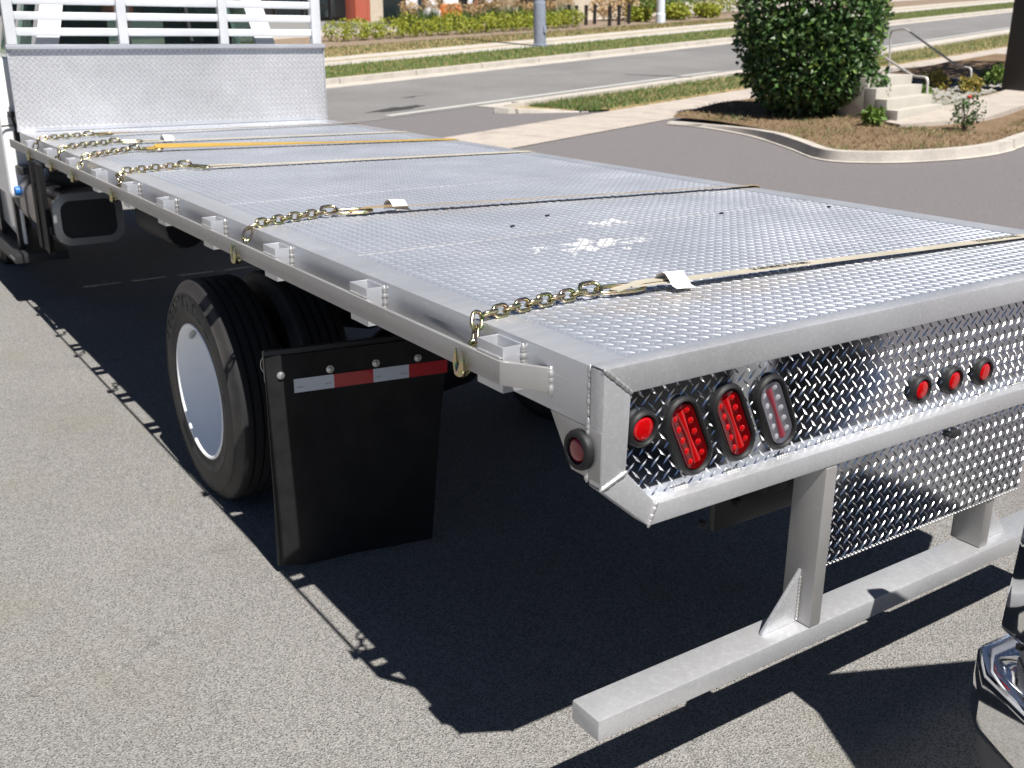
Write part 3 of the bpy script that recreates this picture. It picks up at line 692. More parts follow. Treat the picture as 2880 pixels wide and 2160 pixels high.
# covered sale tables in white and orange cloth
for i, (x, y, sc, lab) in enumerate([(27.9, 47.4, 1.0, 'white draped figure over an orange cloth in front of the shop'), (26.9, 47.6, .8, 'smaller white draped figure left of the orange cloth')]):
    z = GZ(x, y)
    t = thing('draped_display', lab, 'display', (x, y, z), 'draped displays before the shop')
    MB().lathe([(.62*sc, 0), (.6*sc, .9*sc), (.5*sc, 1.15*sc)], (x, y, z), (0, 0, 1), 14, capa=True, capb=True).build('skirt', 'orange' if i == 0 else 'white_cloth', t)
    MB().lathe([(.42*sc, 1.12*sc), (.38*sc, 1.5*sc), (.2*sc, 1.75*sc), (.17*sc, 1.95*sc), (.1*sc, 2.08*sc), (.01, 2.1*sc)], (x, y, z), (0, 0, 1), 14).build('cover', 'white_cloth', t)
# person walking in front of the shop
def person(loc, face):
    me = bpy.data.meshes.new('body')
    J = [(0, 0, .95), (0, .01, 1.2), (0, .0, 1.42), (0, .01, 1.52), (0, .03, 1.62), (0, .03, 1.72),
         (.09, 0, .9), (.11, .05, .5), (.11, .02, .08), (.11, .14, .03), (-.09, 0, .9), (-.11, -.06, .5), (-.11, -.16, .09), (-.11, -.05, .03),
         (.18, 0, 1.4), (.24, .02, 1.14), (.23, .12, .92), (-.18, 0, 1.4), (-.24, -.02, 1.14), (-.23, .06, .92)]
    E_ = [(0, 1), (1, 2), (2, 3), (3, 4), (4, 5), (0, 6), (6, 7), (7, 8), (8, 9), (0, 10), (10, 11), (11, 12), (12, 13), (2, 14), (14, 15), (15, 16), (2, 17), (17, 18), (18, 19)]
    rad = [.14, .13, .12, .055, .085, .06, .095, .065, .045, .035, .095, .065, .045, .035, .06, .042, .032, .06, .042, .032]
    me.from_pydata(J, E_, []); me.update()
    o = bpy.data.objects.new('person', me); C.objects.link(o); o.location = loc; o.rotation_euler = (0, 0, face)
    sk = o.modifiers.new('skin', 'SKIN'); o.modifiers.new('sub', 'SUBSURF').levels = 1
    for v, r_ in zip(me.skin_vertices[0].data if me.skin_vertices else [], rad): v.radius = (r_, r_)
    return o
pm = mat('person_cloth', build=lambda nt, p: nt.links.new(ramp(nt, rmap(nt, (lambda sp: (nt.links.new(tco(nt), sp.inputs[0]), sp.outputs[2])[1])(N(nt, 'ShaderNodeSeparateXYZ')), 0, 1.8, 0, 1), [(.0, (.02, .018, .02)), (.55, (.02, .018, .02)), (.56, (.30, .10, .08)), (.83, (.30, .10, .08)), (.84, (.40, .22, .15))]), p.inputs['Base Color']))
x, y = 29.6, 47.6
try:
    bmx = bpy.data.meshes.new('tmp')
    po = person((x, y, GZ(x, y)), 1.2)
    if not po.data.skin_vertices:
        bm = bmesh.new(); bm.from_mesh(po.data); lay = bm.verts.layers.skin.verify()
        rad = [.14, .13, .12, .055, .085, .06, .095, .065, .045, .035, .095, .065, .045, .035, .06, .042, .032, .06, .042, .032]
        bm.verts.ensure_lookup_table()
        for v, r_ in zip(bm.verts, rad): v[lay].radius = (r_, r_)
        bm.verts[0][lay].use_root = True
        bm.to_mesh(po.data); bm.free()
    po.data.materials.append(pm)
    tag(po, 'person in dark trousers and red top walking before the shop', 'person')
except Exception as ex: print('person', ex)

#TRUCK
# ================================================================== the flatbed truck
D = 1.31; W = 2.29; LB = 6.43
T = thing('flatbed_truck', 'white truck with a long bare aluminium flatbed, parked on the lot', 'truck', (W/2, 3.0, 0))
def grp(name, parent=None):
    o = bpy.data.objects.new(name, None); C.objects.link(o); o.parent = parent or T; o.empty_display_size = .1
    ORG[o.name] = ORG[T.name]; return o
def treads(o, ea, eb, en, A, B, test=None, h=.0021, pitch=.0183, L=.037, Wd=.0072, off=0.0):
    na = int(A/pitch); nb = int(B/pitch); I, Jx = np.meshgrid(np.arange(na), np.arange(nb), indexing='ij')
    I = I.ravel(); Jx = Jx.ravel(); k = (I+Jx) % 2 == 0; I = I[k]; Jx = Jx[k]
    a = (I+.5)*A/na; b = (Jx+.5)*B/nb; par = Jx % 2
    if test is not None:
        k = test(a, b); a, b, par = a[k], b[k], par[k]
    n = len(a); c = math.sqrt(.5); dx = np.full(n, c); dy = np.where(par == 0, c, -c); px = -dy; py = dx
    loc = [(-.5, 0, 0), (-.06, .5, 0), (.5, 0, 0), (.06, -.5, 0), (-.26, 0, 1), (.26, 0, 1)]
    o = np.asarray(o); ea = np.asarray(ea); eb = np.asarray(eb); en = np.asarray(en); v = np.empty((n, 6, 3))
    for q, (u, s, z) in enumerate(loc):
        aa = a+u*L*dx+s*Wd*px; bb = b+u*L*dy+s*Wd*py
        v[:, q] = o+aa[:, None]*ea+bb[:, None]*eb+(z*h+off)*en
    tf = [(0, 1, 4), (1, 5, 4), (1, 2, 5), (2, 3, 5), (3, 4, 5), (3, 0, 4)]
    if np.dot(np.cross(ea, eb), en) > 0: tf = [t[::-1] for t in tf]
    f = (np.arange(n)[:, None, None]*6+np.array(tf)[None]).reshape(-1, 3)
    m = MB(); m.v = list(map(tuple, v.reshape(-1, 3))); m.f = list(map(tuple, f)); m.m = [0]*len(m.f); return m
def bead(path_a, path_b, r, n, name, parent, sq=1.0):
    a = Vector(path_a); b = Vector(path_b); m = MB(); rr = random.Random(n)
    for i in range(n):
        c = a.lerp(b, (i+.5)/n); k = r*rr.uniform(.85, 1.2); ax = (b-a).normalized()
        m.lathe([(k*.3, -k*1.7), (k*.8, -k*.9), (k, 0), (k*.8, k*.9), (k*.3, k*1.7)], c, ax, 8)
    return m.build(name, 'weld', parent, smooth=60)

# ---- deck
deck = grp('deck')
ysheet = [.052, 1.352, 2.56, 3.78, 5.0, LB-.01]
for y0, y1 in zip(ysheet, ysheet[1:]):
    pl = MB().box(.098, W-.098, y0+.0015, y1-.0015, D-.009, D-.0025).build('deck_plate', 'deck', deck, smooth=0)
    tr = treads((.104, y0+.006, D-.0025), (1, 0, 0), (0, 1, 0), (0, 0, 1), W-.208, y1-y0-.012).build('tread_pattern', 'tread', deck, smooth=60, recalc=False); stuff(tr)
for y in ysheet[1:-1]:
    MB().box(.099, W-.099, y-.006, y+.006, D-.006, D-.0012).build('weld_seam', 'head', deck, bevel=.0015)
for s, nm in ((0, 'side_rail'), (1, 'side_rail')):
    x0, x1 = (0, .1) if s == 0 else (W-.1, W)
    MB().prism([(x0, D-.138), (x1, D-.138), (x1, D), (x0, D)], 'y', .0505, LB+.02).build(nm, 'alu', T, bevel=.003)
# cross sills under the deck
for y in np.arange(.45, 6.3, .42):
    MB().box(.102, W-.102, y, y+.05, D-.125, D-.0095).build('cross_sill', 'alu_rough', T)
# ---- rub rails
def rub(sg):
    X = (lambda x: x) if sg > 0 else (lambda x: W-x)
    pl = [(X(.001), .187), (X(-.060), .285), (X(-.060), LB+.01), (X(-.072), LB+.01), (X(-.072), .28), (X(-.009), .180)]
    return MB().prism(pl, 'z', D-.096, D-.040).build('rub_rail', 'alu_rough', T, bevel=.002)
rub(1); rub(-1)
bead((-.002, .183, D-.044), (-.002, .181, D-.1), .007, 8, 'weld_bead', T)
# ---- stake pockets
PY = [.286, .966, 1.629, 2.262, 2.865, 3.43, 4.03, 4.63, 5.24, 5.84]
def pocket(x0, x1, y0, y1, z0, z1, w_=.006):
    m = MB(); o = [(x0, y0), (x1, y0), (x1, y1), (x0, y1)]; i_ = [(x0+w_, y0+w_), (x1-w_, y0+w_), (x1-w_, y1-w_), (x0+w_, y1-w_)]
    vs = [(*p, z) for p in o for z in (z0, z1)]+[(*p, z) for p in i_ for z in (z0, z1)]
    fs = []
    for k in range(4):
        a, b = 2*k, 2*((k+1) % 4); fs += [(a, b, b+1, a+1), (8+a, 8+a+1, 8+b+1, 8+b), (a+1, b+1, 8+b+1, 8+a+1), (a, 8+a, 8+b, b)]
    return m.add(vs, fs)
for k, y in enumerate(PY):
    for sd in (0, 1):
        x0, x1 = (-.0595, -.0005) if sd == 0 else (W+.0005, W+.0595)
        o = pocket(x0, x1, y, y+.108, D-.120, D-.012).build('stake_pocket', 'alu', T, bevel=.0015)
        if sd == 0 and k < 6:
            bead((-.006, y-.002, D-.016), (-.006, y-.002, D-.075), .0065, 9, 'weld_bead', o)
            bead((-.062, y+.006, D-.038), (-.062, y+.1, D-.038), .004, 12, 'weld_bead', o)
# ---- rear frame (open tube frame round the bright tail panel)
def rearbar(name, pts, mt='alu_bar', y0=0, y1=.05, bv=.006):
    return MB().prism([(x, D+z) for x, z in pts], 'y', y0, y1).build(name, mt, T, bevel=bv)
rearbar('top_bar', [(0, .003), (W, .003), (W-.079, -.062), (.079, -.062)])
for mir in (0, 1):
    X = (lambda x: x) if not mir else (lambda x: W-x)
    f = lambda P: [(X(x), z) for x, z in P]
    rearbar('corner_post', f([(0, 0), (.0785, -.063), (.0725, -.2405), (.003, -.269)]), bv=.009)
    rearbar('corner_brace', f([(.003, -.2705), (.073, -.2415), (.164, -.3385), (.143, -.390)]), y0=.001, y1=.051)
    MB().prism([(.185, D-.1385), (.104, D-.254), (.003, D-.254), (.003, D-.1385)], 'x', X(.001), X(.009)).build('skirt_plate', 'alu_rough', T, bevel=.001)
MB().box(.006, .082, .005, .048, D-.075, D-.004).build('corner_plug', 'alu', T); MB().box(W-.082, W-.006, .005, .048, D-.075, D-.004).build('corner_plug', 'alu', T)
rearbar('bottom_bar', [(.1435, -.391), (.1645, -.3392), (W-.1645, -.3392), (W-.1435, -.391)])
bead((.004, .051, D-.004), (.004, .051, D-.11), .006, 9, 'weld_bead', T); bead((.003, .05, D-.12), (.003, .05, D-.26), .0065, 12, 'weld_bead', T)
bead((.004, .002, D-.000), (.077, .002, D-.06), .0058, 14, 'weld_bead', T); bead((.006, .002, D-.267), (.071, .002, D-.242), .0062, 11, 'weld_bead', T)
bead((.145, .002, D-.388), (.164, .002, D-.34), .0055, 9, 'weld_bead', T)
for x in np.arange(.25, W-.2, .17):
    bead((x, .034, D-.3375), (x+.04, .034, D-.3375), .004, 5, 'weld_bead', T)
YP = .040
polyp = [(.05, -.05), (W-.05, -.05), (W-.05, -.25), (W-.15, -.355), (.15, -.355), (.05, -.25)]
tp = MB().prism([(x, D+z) for x, z in polyp], 'y', YP, YP+.005).build('tail_panel', 'bright', T, smooth=0)
def tpt(a, b):
    x = a+.07; z = b-.345
    ok = (z > -.25-(x-.05)*1.05+.012) & (z > -.25-((W-.05)-x)*1.05+.012)
    for cx, cz, r in ((.139, -.165, .03), (1.145, -.264, .025), (1.291, -.264, .025), (1.436, -.264, .025)): ok &= ((x-cx)**2+(z-cz)**2 > r*r)
    return ok
stuff(treads((.07, YP, D-.345), (1, 0, 0), (0, 0, 1), (0, -1, 0), W-.14, .29, tpt, h=.0026).build('tread_pattern', 'bright_tread', tp, smooth=60, recalc=False))

# ---- lamps
def stadium(hl, r, n=10):
    out = []
    for i in range(n+1): a = math.pi*i/n; out.append((r*math.cos(a), hl+r*math.sin(a)))
    for i in range(n+1): a = math.pi+math.pi*i/n; out.append((r*math.cos(a), -hl+r*math.sin(a)))
    return out
def ringmesh(profiles, place):
    m = MB(); n = len(profiles[0][0]); vs = []
    for pts, dep in profiles: vs += [place(u, v, dep) for u, v in pts]
    k = len(profiles)
    m.add(vs, [(i*n+j, i*n+(j+1) % n, (i+1)*n+(j+1) % n, (i+1)*n+j) for i in range(k-1) for j in range(n)]); return m
def lamp(name, parent, place, hl, R_, rl, lens, deep, kind, label):
    o = bpy.data.objects.new(name, None); C.objects.link(o); o.parent = parent; ORG[o.name] = ORG[parent.name]; o['label'] = label
    S_ = lambda r: stadium(hl, r)
    ringmesh([(S_(R_), 0), (S_(R_), .010), (S_(R_-.003), .016), (S_(R_-.009), .019), (S_(rl+.004), .018), (S_(rl+.001), .012), (S_(rl), .006)], place).build('grommet', 'rubber', o, smooth=40)
    if kind == 'oval':
        m = ringmesh([(S_(rl), .008), (S_(rl-.003), .0125), (S_(rl-.006), .0118), (S_(rl*.5), .0085), (S_(.0008), .008)], place)
        m.build('lens', deep, o, smooth=50)
        b = MB(); zz = np.linspace(-hl*1.15, hl*1.15, 5)
        for s_ in (-1, 1):
            for z in zz:
                c = (s_*rl*.56, z)
                vs = [place(c[0]+.0085*math.cos(a)*q, c[1]+.0085*math.sin(a)*q, dp) for q, dp in ((1.25, .0082), (.85, .0102), (.3, .0112)) for a in np.linspace(0, 2*math.pi, 9)[:-1]]
                b.add(vs, [(i*8+j, i*8+(j+1) % 8, (i+1)*8+(j+1) % 8, (i+1)*8+j) for i in range(2) for j in range(8)]+[tuple(range(16, 24))])
        stuff(b.build('led_dome', lens, o, smooth=60))
        r_ = MB(); rr = []
        for v in np.linspace(-hl*1.35, hl*1.35, 12): rr.append([place(u*(1+.8*abs(v)/hl), v, d_) for u, d_ in ((-.0052, .0085), (-.0022, .0130), (.0022, .0130), (.0052, .0085))])
        r_.add([p for q in rr for p in q], [(i*4+j, i*4+j+1, i*4+4+j+1, i*4+4+j) for i in range(11) for j in range(3)]); r_.build('lens_rib', lens if lens != 'clear_lens' else 'clear_rib', o, smooth=60)
    else:
        ringmesh([(S_(rl), .008), (S_(rl-.002), .014), (S_(rl*.7), .0165), (S_(rl*.35), .0175), (S_(.0006), .018)], place).build('lens', lens, o, smooth=60)
    return o
def rear_place(cx, cz, tilt=0):
    c, s = math.cos(tilt), math.sin(tilt)
    return lambda u, v, d: (cx+u*c-v*s, YP-d, D+cz+u*s+v*c)
tl = R(26)
lamp('oval_tail_lamp', T, rear_place(.280, -.213, tl), .056, .052, .0375, 'red_lens', 'red_deep', 'oval', 'red oval tail lamp nearest the corner')
lamp('oval_tail_lamp', T, rear_place(.422, -.210, tl), .056, .052, .0375, 'red_lens', 'red_deep', 'oval', 'red oval tail lamp in the middle of three')
lamp('oval_reverse_lamp', T, rear_place(.566, -.213, tl), .056, .052, .0375, 'clear_lens', 'clear_deep', 'oval', 'clear oval reversing lamp')
lamp('round_marker_lamp', T, rear_place(.139, -.165), .0005, .0435, .0295, 'red_lens', 'red_deep', 'round', 'red round marker lamp at the corner')
for x, nm in ((1.145, 'left'), (1.291, 'middle'), (1.436, 'right')):
    lamp('round_marker_lamp', T, rear_place(x, -.264), .0005, .041, .0285, 'red_lens', 'red_deep', 'round', 'red round marker lamp, %s of the row of three' % nm)
lamp('side_marker_lamp', T, lambda u, v, d: (.0008-d, .069-u, D-.195+v), .0005, .0455, .027, 'red_dull', 'red_deep', 'round', 'dull red marker lamp on the side skirt')

# ---- rear under-run bumper
bp_ = grp('underrun_bumper')
for x0 in (.742, 1.545):
    lg = MB().box(x0, x0+.043, .0 if x0 < 1 else .018, .103 if x0 < 1 else .121, D-.8585, D-.393).build('leg', 'alu_rough', bp_, bevel=.005)
    sg = -1 if x0 < 1 else 1; xb = x0 if sg < 0 else x0+.043
    MB().prism([(xb, D-.70), (xb, D-.8585), (xb+sg*.135, D-.8585), (xb+sg*.13, D-.85)], 'y', .046, .056).build('gusset', 'alu_bar', bp_, bevel=.0015)
    bead((xb+sg*.004, .044, D-.72), (xb+sg*.004, .044, D-.85), .0045, 12, 'weld_bead', bp_)
MB().box(.02, W-.01, .001, .104, D-.917, D-.8595).build('cross_tube', 'alu_bar', bp_, bevel=.006)
lp = MB().box(.786, 1.70, .012, .016, D-.685, D-.392).build('lower_panel', 'bright', bp_, smooth=0)
stuff(treads((.79, .012, D-.682), (1, 0, 0), (0, 0, 1), (0, -1, 0), .905, .288, h=.0026).build('tread_pattern', 'bright_tread', bp_, smooth=60, recalc=False))
bead((.789, .008, D-.43), (.789, .008, D-.68), .004, 22, 'weld_bead', bp_); bead((.79, .010, D-.688), (1.695, .010, D-.688), .003, 60, 'weld_bead', bp_)
MB().box(1.27, 1.31, -.006, .012, D-.425, D-.404).build('plate_lamp', 'plastic', bp_, bevel=.004)  # small dark latch bracket below the bottom bar, unlit
# ---- chassis
ch = grp('chassis')
for x in (.71, 1.50): MB().box(x, x+.08, .16, 8.9, D-.52, D-.20).build('frame_rail', 'frame', ch, bevel=.008)
MB().box(.58, 1.71, .22, .24, D-.62, D-.30).build('rear_plate', 'black', ch, bevel=.004)
for x, z in ((.52, -.40), (.60, -.40), (.66, -.55), (.53, -.58)):
    MB().lathe([(.001, -.014), (.012, -.012), (.014, 0)], (x, .22, D+z), (0, 1, 0), 8).build('bolt', 'frame', ch)
MB().tube([(.50, .2, D-.42), (.52, .19, D-.445), (.55, .185, D-.45), (.575, .19, D-.43)], .007, 8).build('tow_loop', 'zinc', ch)
for y in (.9, 2.0, 3.6, 4.9): MB().box(.79, 1.50, y, y+.08, D-.45, D-.25).build('crossmember', 'frame', ch)
WY, WZ = 2.745, .478
MB().lathe([(.07, .3), (.09, .8), (.2, 1.0), (.22, 1.15), (.2, 1.3), (.09, 1.5), (.07, 2.0)], (0, WY, WZ), (1, 0, 0), 20).build('rear_axle', 'frame', ch)
MB().tube([(1.14, WY, WZ+.02), (1.14, 6.9, .75)], .05, 10).build('drive_shaft', 'frame', ch)
for x in (.66, 1.57): MB().tube([(x, WY-.75, .95), (x, WY-.3, .78), (x, WY, .72), (x, WY+.3, .78), (x, WY+.75, .95)], .05, 8).build('leaf_spring', 'frame', ch)
MB().lathe([(.11, 0), (.12, .02), (.12, .62), (.11, .64)], (.45, 4.3, .92), (0, 1, 0), 16, capa=True, capb=True).build('air_tank', 'frame', ch)

# ---- wheels
def wheel(x_out, sg, y, full=True):
    wh = grp('wheel'); wd = .255; RT = .492
    ax = (sg, 0, 0); o = (x_out, y, WZ)
    side = [(.292, .018), (.300, .008), (.330, .004), (.355, .0), (.357, -.0015), (.363, -.0015), (.365, .0), (.40, .0), (.430, .003), (.432, .0005), (.440, .002), (.444, .008), (.462, .018), (.478, .026)]
    prof = side+[(RT-.006, .032), (RT, .045)]
    for g in (.075, .115, .155, .195): prof += [(RT, g-.006), (RT-.014, g-.004), (RT-.014, g+.004), (RT, g+.006)]
    prof += [(RT, wd-.045), (RT-.006, wd-.032)]+[(r_, wd-t_) for r_, t_ in side[::-1]]
    m = MB().lathe(prof, o, ax, 96)
    m.v = [(a, b, max(c, .002)) for a, b, c in m.v]
    m.m = [0]*len(m.f); n = 96; k0 = len(side)
    for i in range(len(prof)-1):
        if k0 <= i <= len(prof)-len(side)-2:
            for j in range(n): m.m[i*n+j] = 1
    ty = m.build('tyre', ['tyre', 'tread_r'], wh, smooth=35, recalc=False)
    # sunken lettering arc, both sides of the tread blocks left to the profile
    if full:
        arc_text('GOODYEAR', o, .398, sg, R(62), R(10.5), .056, wh)
    dsh = [(.305, .020), (.302, .006), (.296, .003), (.288, .006), (.283, .02), (.276, .06), (.268, .13), (.258, .165), (.235, .172), (.19, .165), (.15, .160), (.135, .158), (.13, .15), (.12, .148), (.04, .147), (.001, .147)]
    rm = MB().lathe(dsh, o, ax, 64).build('rim', 'wheel_white', wh, smooth=35)
    if full:
        for k in range(1):
            a = R(52); cy = y+.262*math.cos(a); cz = WZ+.262*math.sin(a); pp = []
            v_ = [(x_out+sg*.1, y+(.262+.0)*math.cos(a+q*.16), WZ+.262*math.sin(a+q*.16)) for q in np.linspace(-1, 1, 7)]
            MB().tube([(x_out+sg*(.055+.0*abs(q)), y+.2765*math.cos(a+q*.17), WZ+.2765*math.sin(a+q*.17)) for q in np.linspace(-1, 1, 9)], [.004, .011, .014, .015, .015, .015, .014, .011, .004], 6).build('wheel_weight', 'tank_rim', wh, smooth=60)
    else:
        MB().lathe([(.13, .0), (.14, .09)], o, ax, 12).build('hub', 'frame', wh)
    return wh
def text_mesh(txt, size, depth=.0015):
    cu = bpy.data.curves.new('t', 'FONT'); cu.body = txt; cu.size = size; cu.extrude = depth; cu.align_x = 'CENTER'; cu.align_y = 'CENTER'
    ob = bpy.data.objects.new('t', cu); C.objects.link(ob); dg = bpy.context.evaluated_depsgraph_get()
    me = ob.evaluated_get(dg).to_mesh(); vs = [tuple(v.co) for v in me.vertices]; fs = [tuple(p.vertices) for p in me.polygons]
    bpy.data.objects.remove(ob); bpy.data.curves.remove(cu); return vs, fs
def arc_text(txt, o, r, sg, a0, da, size, parent):
    m = MB()
    for i, ch_ in enumerate(txt):
        vs, fs = text_mesh(ch_, size); a = a0+(i-(len(txt)-1)/2)*da
        # seen from outside (-x for the left wheel) the text runs clockwise
        a_ = a if sg > 0 else a
        out = []
        for (u, v, z) in vs:
            uy = -(math.sin(a_)); uz = math.cos(a_)          # tangent
            er = (math.cos(a_), math.sin(a_))
            yy = (r+v*1.25)*er[0]-u*er[1]; zz = (r+v*1.25)*er[1]+u*er[0]
            out.append((o[0]-sg*(.0005+z), o[1]+yy, o[2]+zz))
        m.add(out, fs)
    return m.build('lettering', 'letter', parent, smooth=0)
wheel(-.030, 1, WY); wheel(.272, 1, WY, False)
wheel(W+.030, -1, WY, False); wheel(W-.272, -1, WY, False)
wheel(.02, 1, 8.62, False); wheel(W-.02, -1, 8.62, False)

# ---- mud flap with reflective tape
mf = grp('mud_flap'); fl_a = Vector((-.052, 1.83)); fl_b = Vector((.665, 1.715)); fe = (fl_b-fl_a).normalized(); fn = Vector((fe.y, -fe.x))
def fp(u, z, d): q = fl_a+fe*u+fn*d; return (q.x, q.y, z)
fw_ = (fl_b-fl_a).length; nu, nz = 12, 14; vs = []
ztop, zbot = D-.435, .035
def bulge(u, f):
    f = max(0, f-.24)*1.3; return .014*math.sin(f*2.6+.4)*f+.006*math.sin(u*8+f*2)*f+.003*math.sin(u*21+f*5)*f - (.035*f*max(0, 1-u/.10))
for side in (0, 1):
    for j in range(nz+1):
        for i in range(nu+1):
            f = 1-j/nz; u = (fw_-.11*f**.6)*i/nu; z = zbot+(ztop-zbot)*j/nz; vs.append(fp(u, z, bulge(u, f)-(.008 if side else 0)))
n1 = (nu+1)*(nz+1); fs = []
for j in range(nz):
    for i in range(nu):
        a = j*(nu+1)+i; fs += [(a, a+1, a+nu+2, a+nu+1), (n1+a, n1+a+nu+1, n1+a+nu+2, n1+a+1)]
edge = [i for i in range(nu+1)]+[j*(nu+1)+nu for j in range(1, nz+1)]+[nz*(nu+1)+i for i in range(nu-1, -1, -1)]+[j*(nu+1) for j in range(nz-1, 0, -1)]
fs += [(edge[k], n1+edge[k], n1+edge[(k+1) % len(edge)], edge[(k+1) % len(edge)]) for k in range(len(edge))]
MB().add(vs, fs).build('flap', 'flap', mf, smooth=50)
for i, (u, w_, mt_) in enumerate([(.100, .148, 'white_tape'), (.2482, .150, 'red_tape'), (.3984, .140, 'white_tape'), (.5386, .155, 'red_tape')]):
    z0 = ztop-.145; q = [fp(u, z0, .004), fp(u+w_, z0, .004), fp(u+w_, z0+.052, .004), fp(u, z0+.052, .004)]; q2 = [fp(u, z0, .002), fp(u+w_, z0, .002), fp(u+w_, z0+.052, .002), fp(u, z0+.052, .002)]
    o = MB().add(q+q2, [(0, 1, 2, 3), (4, 7, 6, 5), (0, 4, 5, 1), (1, 5, 6, 2), (2, 6, 7, 3), (3, 7, 4, 0)]).build('reflective_tape', mt_, mf, smooth=0)
    if mt_ == 'white_tape':
        for uu in (.022, w_-.022):
            tvs, tfs = text_mesh('DOT-C2', .006, .0002)
            MB().add([fp(u+uu+a_, z0+.02+b_, .0044+c_) for a_, b_, c_ in tvs], tfs).build('tape_print', 'ink', mf, smooth=0)
for u in (.055, .235, .41, .575):
    c = fp(u, ztop-.072, .002); MB().lathe([(.0145, 0), (.0145, .003), (.009, .0035), (.009, .009), (.003, .011), (.001, .011)], c, (fn.x, fn.y, 0), 14).build('bolt', 'bolt', mf, smooth=35)
MB().add([fp(0, ztop-.1, -.03), fp(.72, ztop-.1, -.03), fp(.72, ztop+.02, -.03), fp(0, ztop+.02, -.03), fp(0, ztop-.1, -.009), fp(.72, ztop-.1, -.009), fp(.72, ztop+.02, -.009), fp(0, ztop+.02, -.009)],
         [(0, 3, 2, 1), (4, 5, 6, 7), (0, 1, 5, 4), (1, 2, 6, 5), (2, 3, 7, 6), (3, 0, 4, 7)]).build('hanger', 'black', mf, bevel=.004)
MB().tube([fp(.002+.012*math.cos(a), ztop-.03+.028*math.sin(a), -.01+.006*math.cos(a)) for a in np.linspace(0, 2*math.pi, 13)[:-1]], .0012, 5, closed=True).build('wire_loop', 'bolt', mf)

# ---- headboard
hb = grp('headboard')
hp_ = MB().box(-.012, W+.012, LB, LB+.006, D+.0, D+.548).build('panel', 'head', hb, smooth=0)
stuff(treads((.0, LB, D+.012), (1, 0, 0), (0, 0, 1), (0, -1, 0), W, .53, h=.0036, pitch=.0195, L=.039, Wd=.0085).build('tread_pattern', 'tread', hb, smooth=60, recalc=False))
MB().box(-.016, W+.016, LB-.03, LB+.028, D+.5485, D+.578).build('cap_rail', 'white_bar' if 'white_bar' in M else 'alu', hb, bevel=.004)
MB().box(-.016, W+.016, LB-.012, LB-.001, D+.001, D+.03).build('foot_weld_strip', 'alu_bar', hb, bevel=.003)
for x in (-.012, W+.002): MB().box(x, x+.01, LB-.012, LB-.001, D+.031, D+.547).build('edge_trim', 'alu', hb, bevel=.002)
for x0, x1 in ((-.008, .06), (.732, .797), (1.463, 1.528), (2.20, 2.275)):
    MB().box(x0, x1, LB-.032, LB+.030, D+.5785, D+1.30).build('post', 'alu_slat', hb, bevel=.006)
pxs = [(.0605, .7315), (.7975, 1.4625), (1.5285, 2.1995)]
for z in (.66, .763, .862, .962, 1.062, 1.162):
    for x0, x1 in pxs: MB().box(x0, x1, LB-.022, LB+.018, D+z-.026, D+z+.026).build('slat', 'alu_slat' if 'alu_slat' in M else 'alu', hb, bevel=.012, seg=3)

# ---- cab
cb = grp('cab')
cy0, cy1 = 6.72, 8.35; zl, zm, zr = .82, 1.80, 2.62
def quadpanel(name, P, m, th, parent=cb, bev=0):
    a, b_, c = (Vector(P[0]), Vector(P[1]), Vector(P[2])); n = (b_-a).cross(c-a).normalized()*th
    k = len(P); vs = [Vector(p) for p in P]+[Vector(p)+n for p in P]
    return MB().add(vs, [tuple(range(k)), tuple(range(k, 2*k))[::-1]]+[(i, k+i, k+(i+1) % k, (i+1) % k) for i in range(k)]).build(name, m, parent, bevel=bev)
xl, xr = -.075, W+.075; tl_, tr_ = .46, W-.46           # waist and roof half widths
MB().prism([(cy0, zl), (cy1+.25, zl), (cy1+.25, zm), (cy0+.02, zm), (cy0, 1.5)], 'x', xl, xr).build('lower_body', 'white', cb, bevel=.05, seg=4)
def cabx(z, s): q = .255+.25*(z-zm); return q if s == 0 else W-q
def caby(z): return cy0+.06+.10*(z-zm)/(zr-zm)
def strip(xa0, xa1, z0, z1, name='rear_pillar', m='white', dy=0):
    P = [(xa0(z0), caby(z0)+dy, z0), (xa1(z0), caby(z0)+dy, z0), (xa1(z1), caby(z1)+dy, z1), (xa0(z1), caby(z1)+dy, z1)]
    return quadpanel(name, P, m, -.04)
wl_ = lambda z: cabx(z, 0)+.125; wr_ = lambda z: cabx(z, 1)-.125
strip(lambda z: cabx(z, 0), wl_, zm-.01, zr); strip(wr_, lambda z: cabx(z, 1), zm-.01, zr)
strip(wl_, wr_, zm-.02, zm+.03, 'rear_sill'); strip(wl_, wr_, zr-.12, zr, 'rear_header')
strip(wl_, wr_, zm+.03, zr-.12, 'rear_window', 'glass', .03)
for f in (.34, .66):
    strip(lambda z: wl_(z)+(wr_(z)-wl_(z))*f-.012, lambda z: wl_(z)+(wr_(z)-wl_(z))*f+.012, zm+.03, zr-.12, 'window_divider', 'plastic', .02)
for s_ in (0, 1):
    e = -.03 if s_ == 0 else .03
    def sp(y, z): return (cabx(z, s_), y, z)
    yb = lambda z: caby(z)
    for ya, yc, nm, mt_ in ((0, .16, 'side_pillar', 'white'), (.16, .78, 'side_window', 'glass'), (.78, .88, 'door_pillar', 'white'), (.88, 1.45, 'side_window', 'glass')):
        z0, z1 = (zm-.01, zr) if 'pillar' in nm else (zm+.03, zr-.14)
        quadpanel(nm, [sp(yb(z0)+ya, z0), sp(yb(z0)+yc, z0), sp(yb(z1)+yc-.0, z1), sp(yb(z1)+ya, z1)], mt_, e)
    quadpanel('roof_rail', [sp(yb(zr)+.0, zr-.14), sp(yb(zr)+1.3, zr-.14), sp(yb(zr)+1.25, zr), sp(yb(zr), zr)], 'white', e)
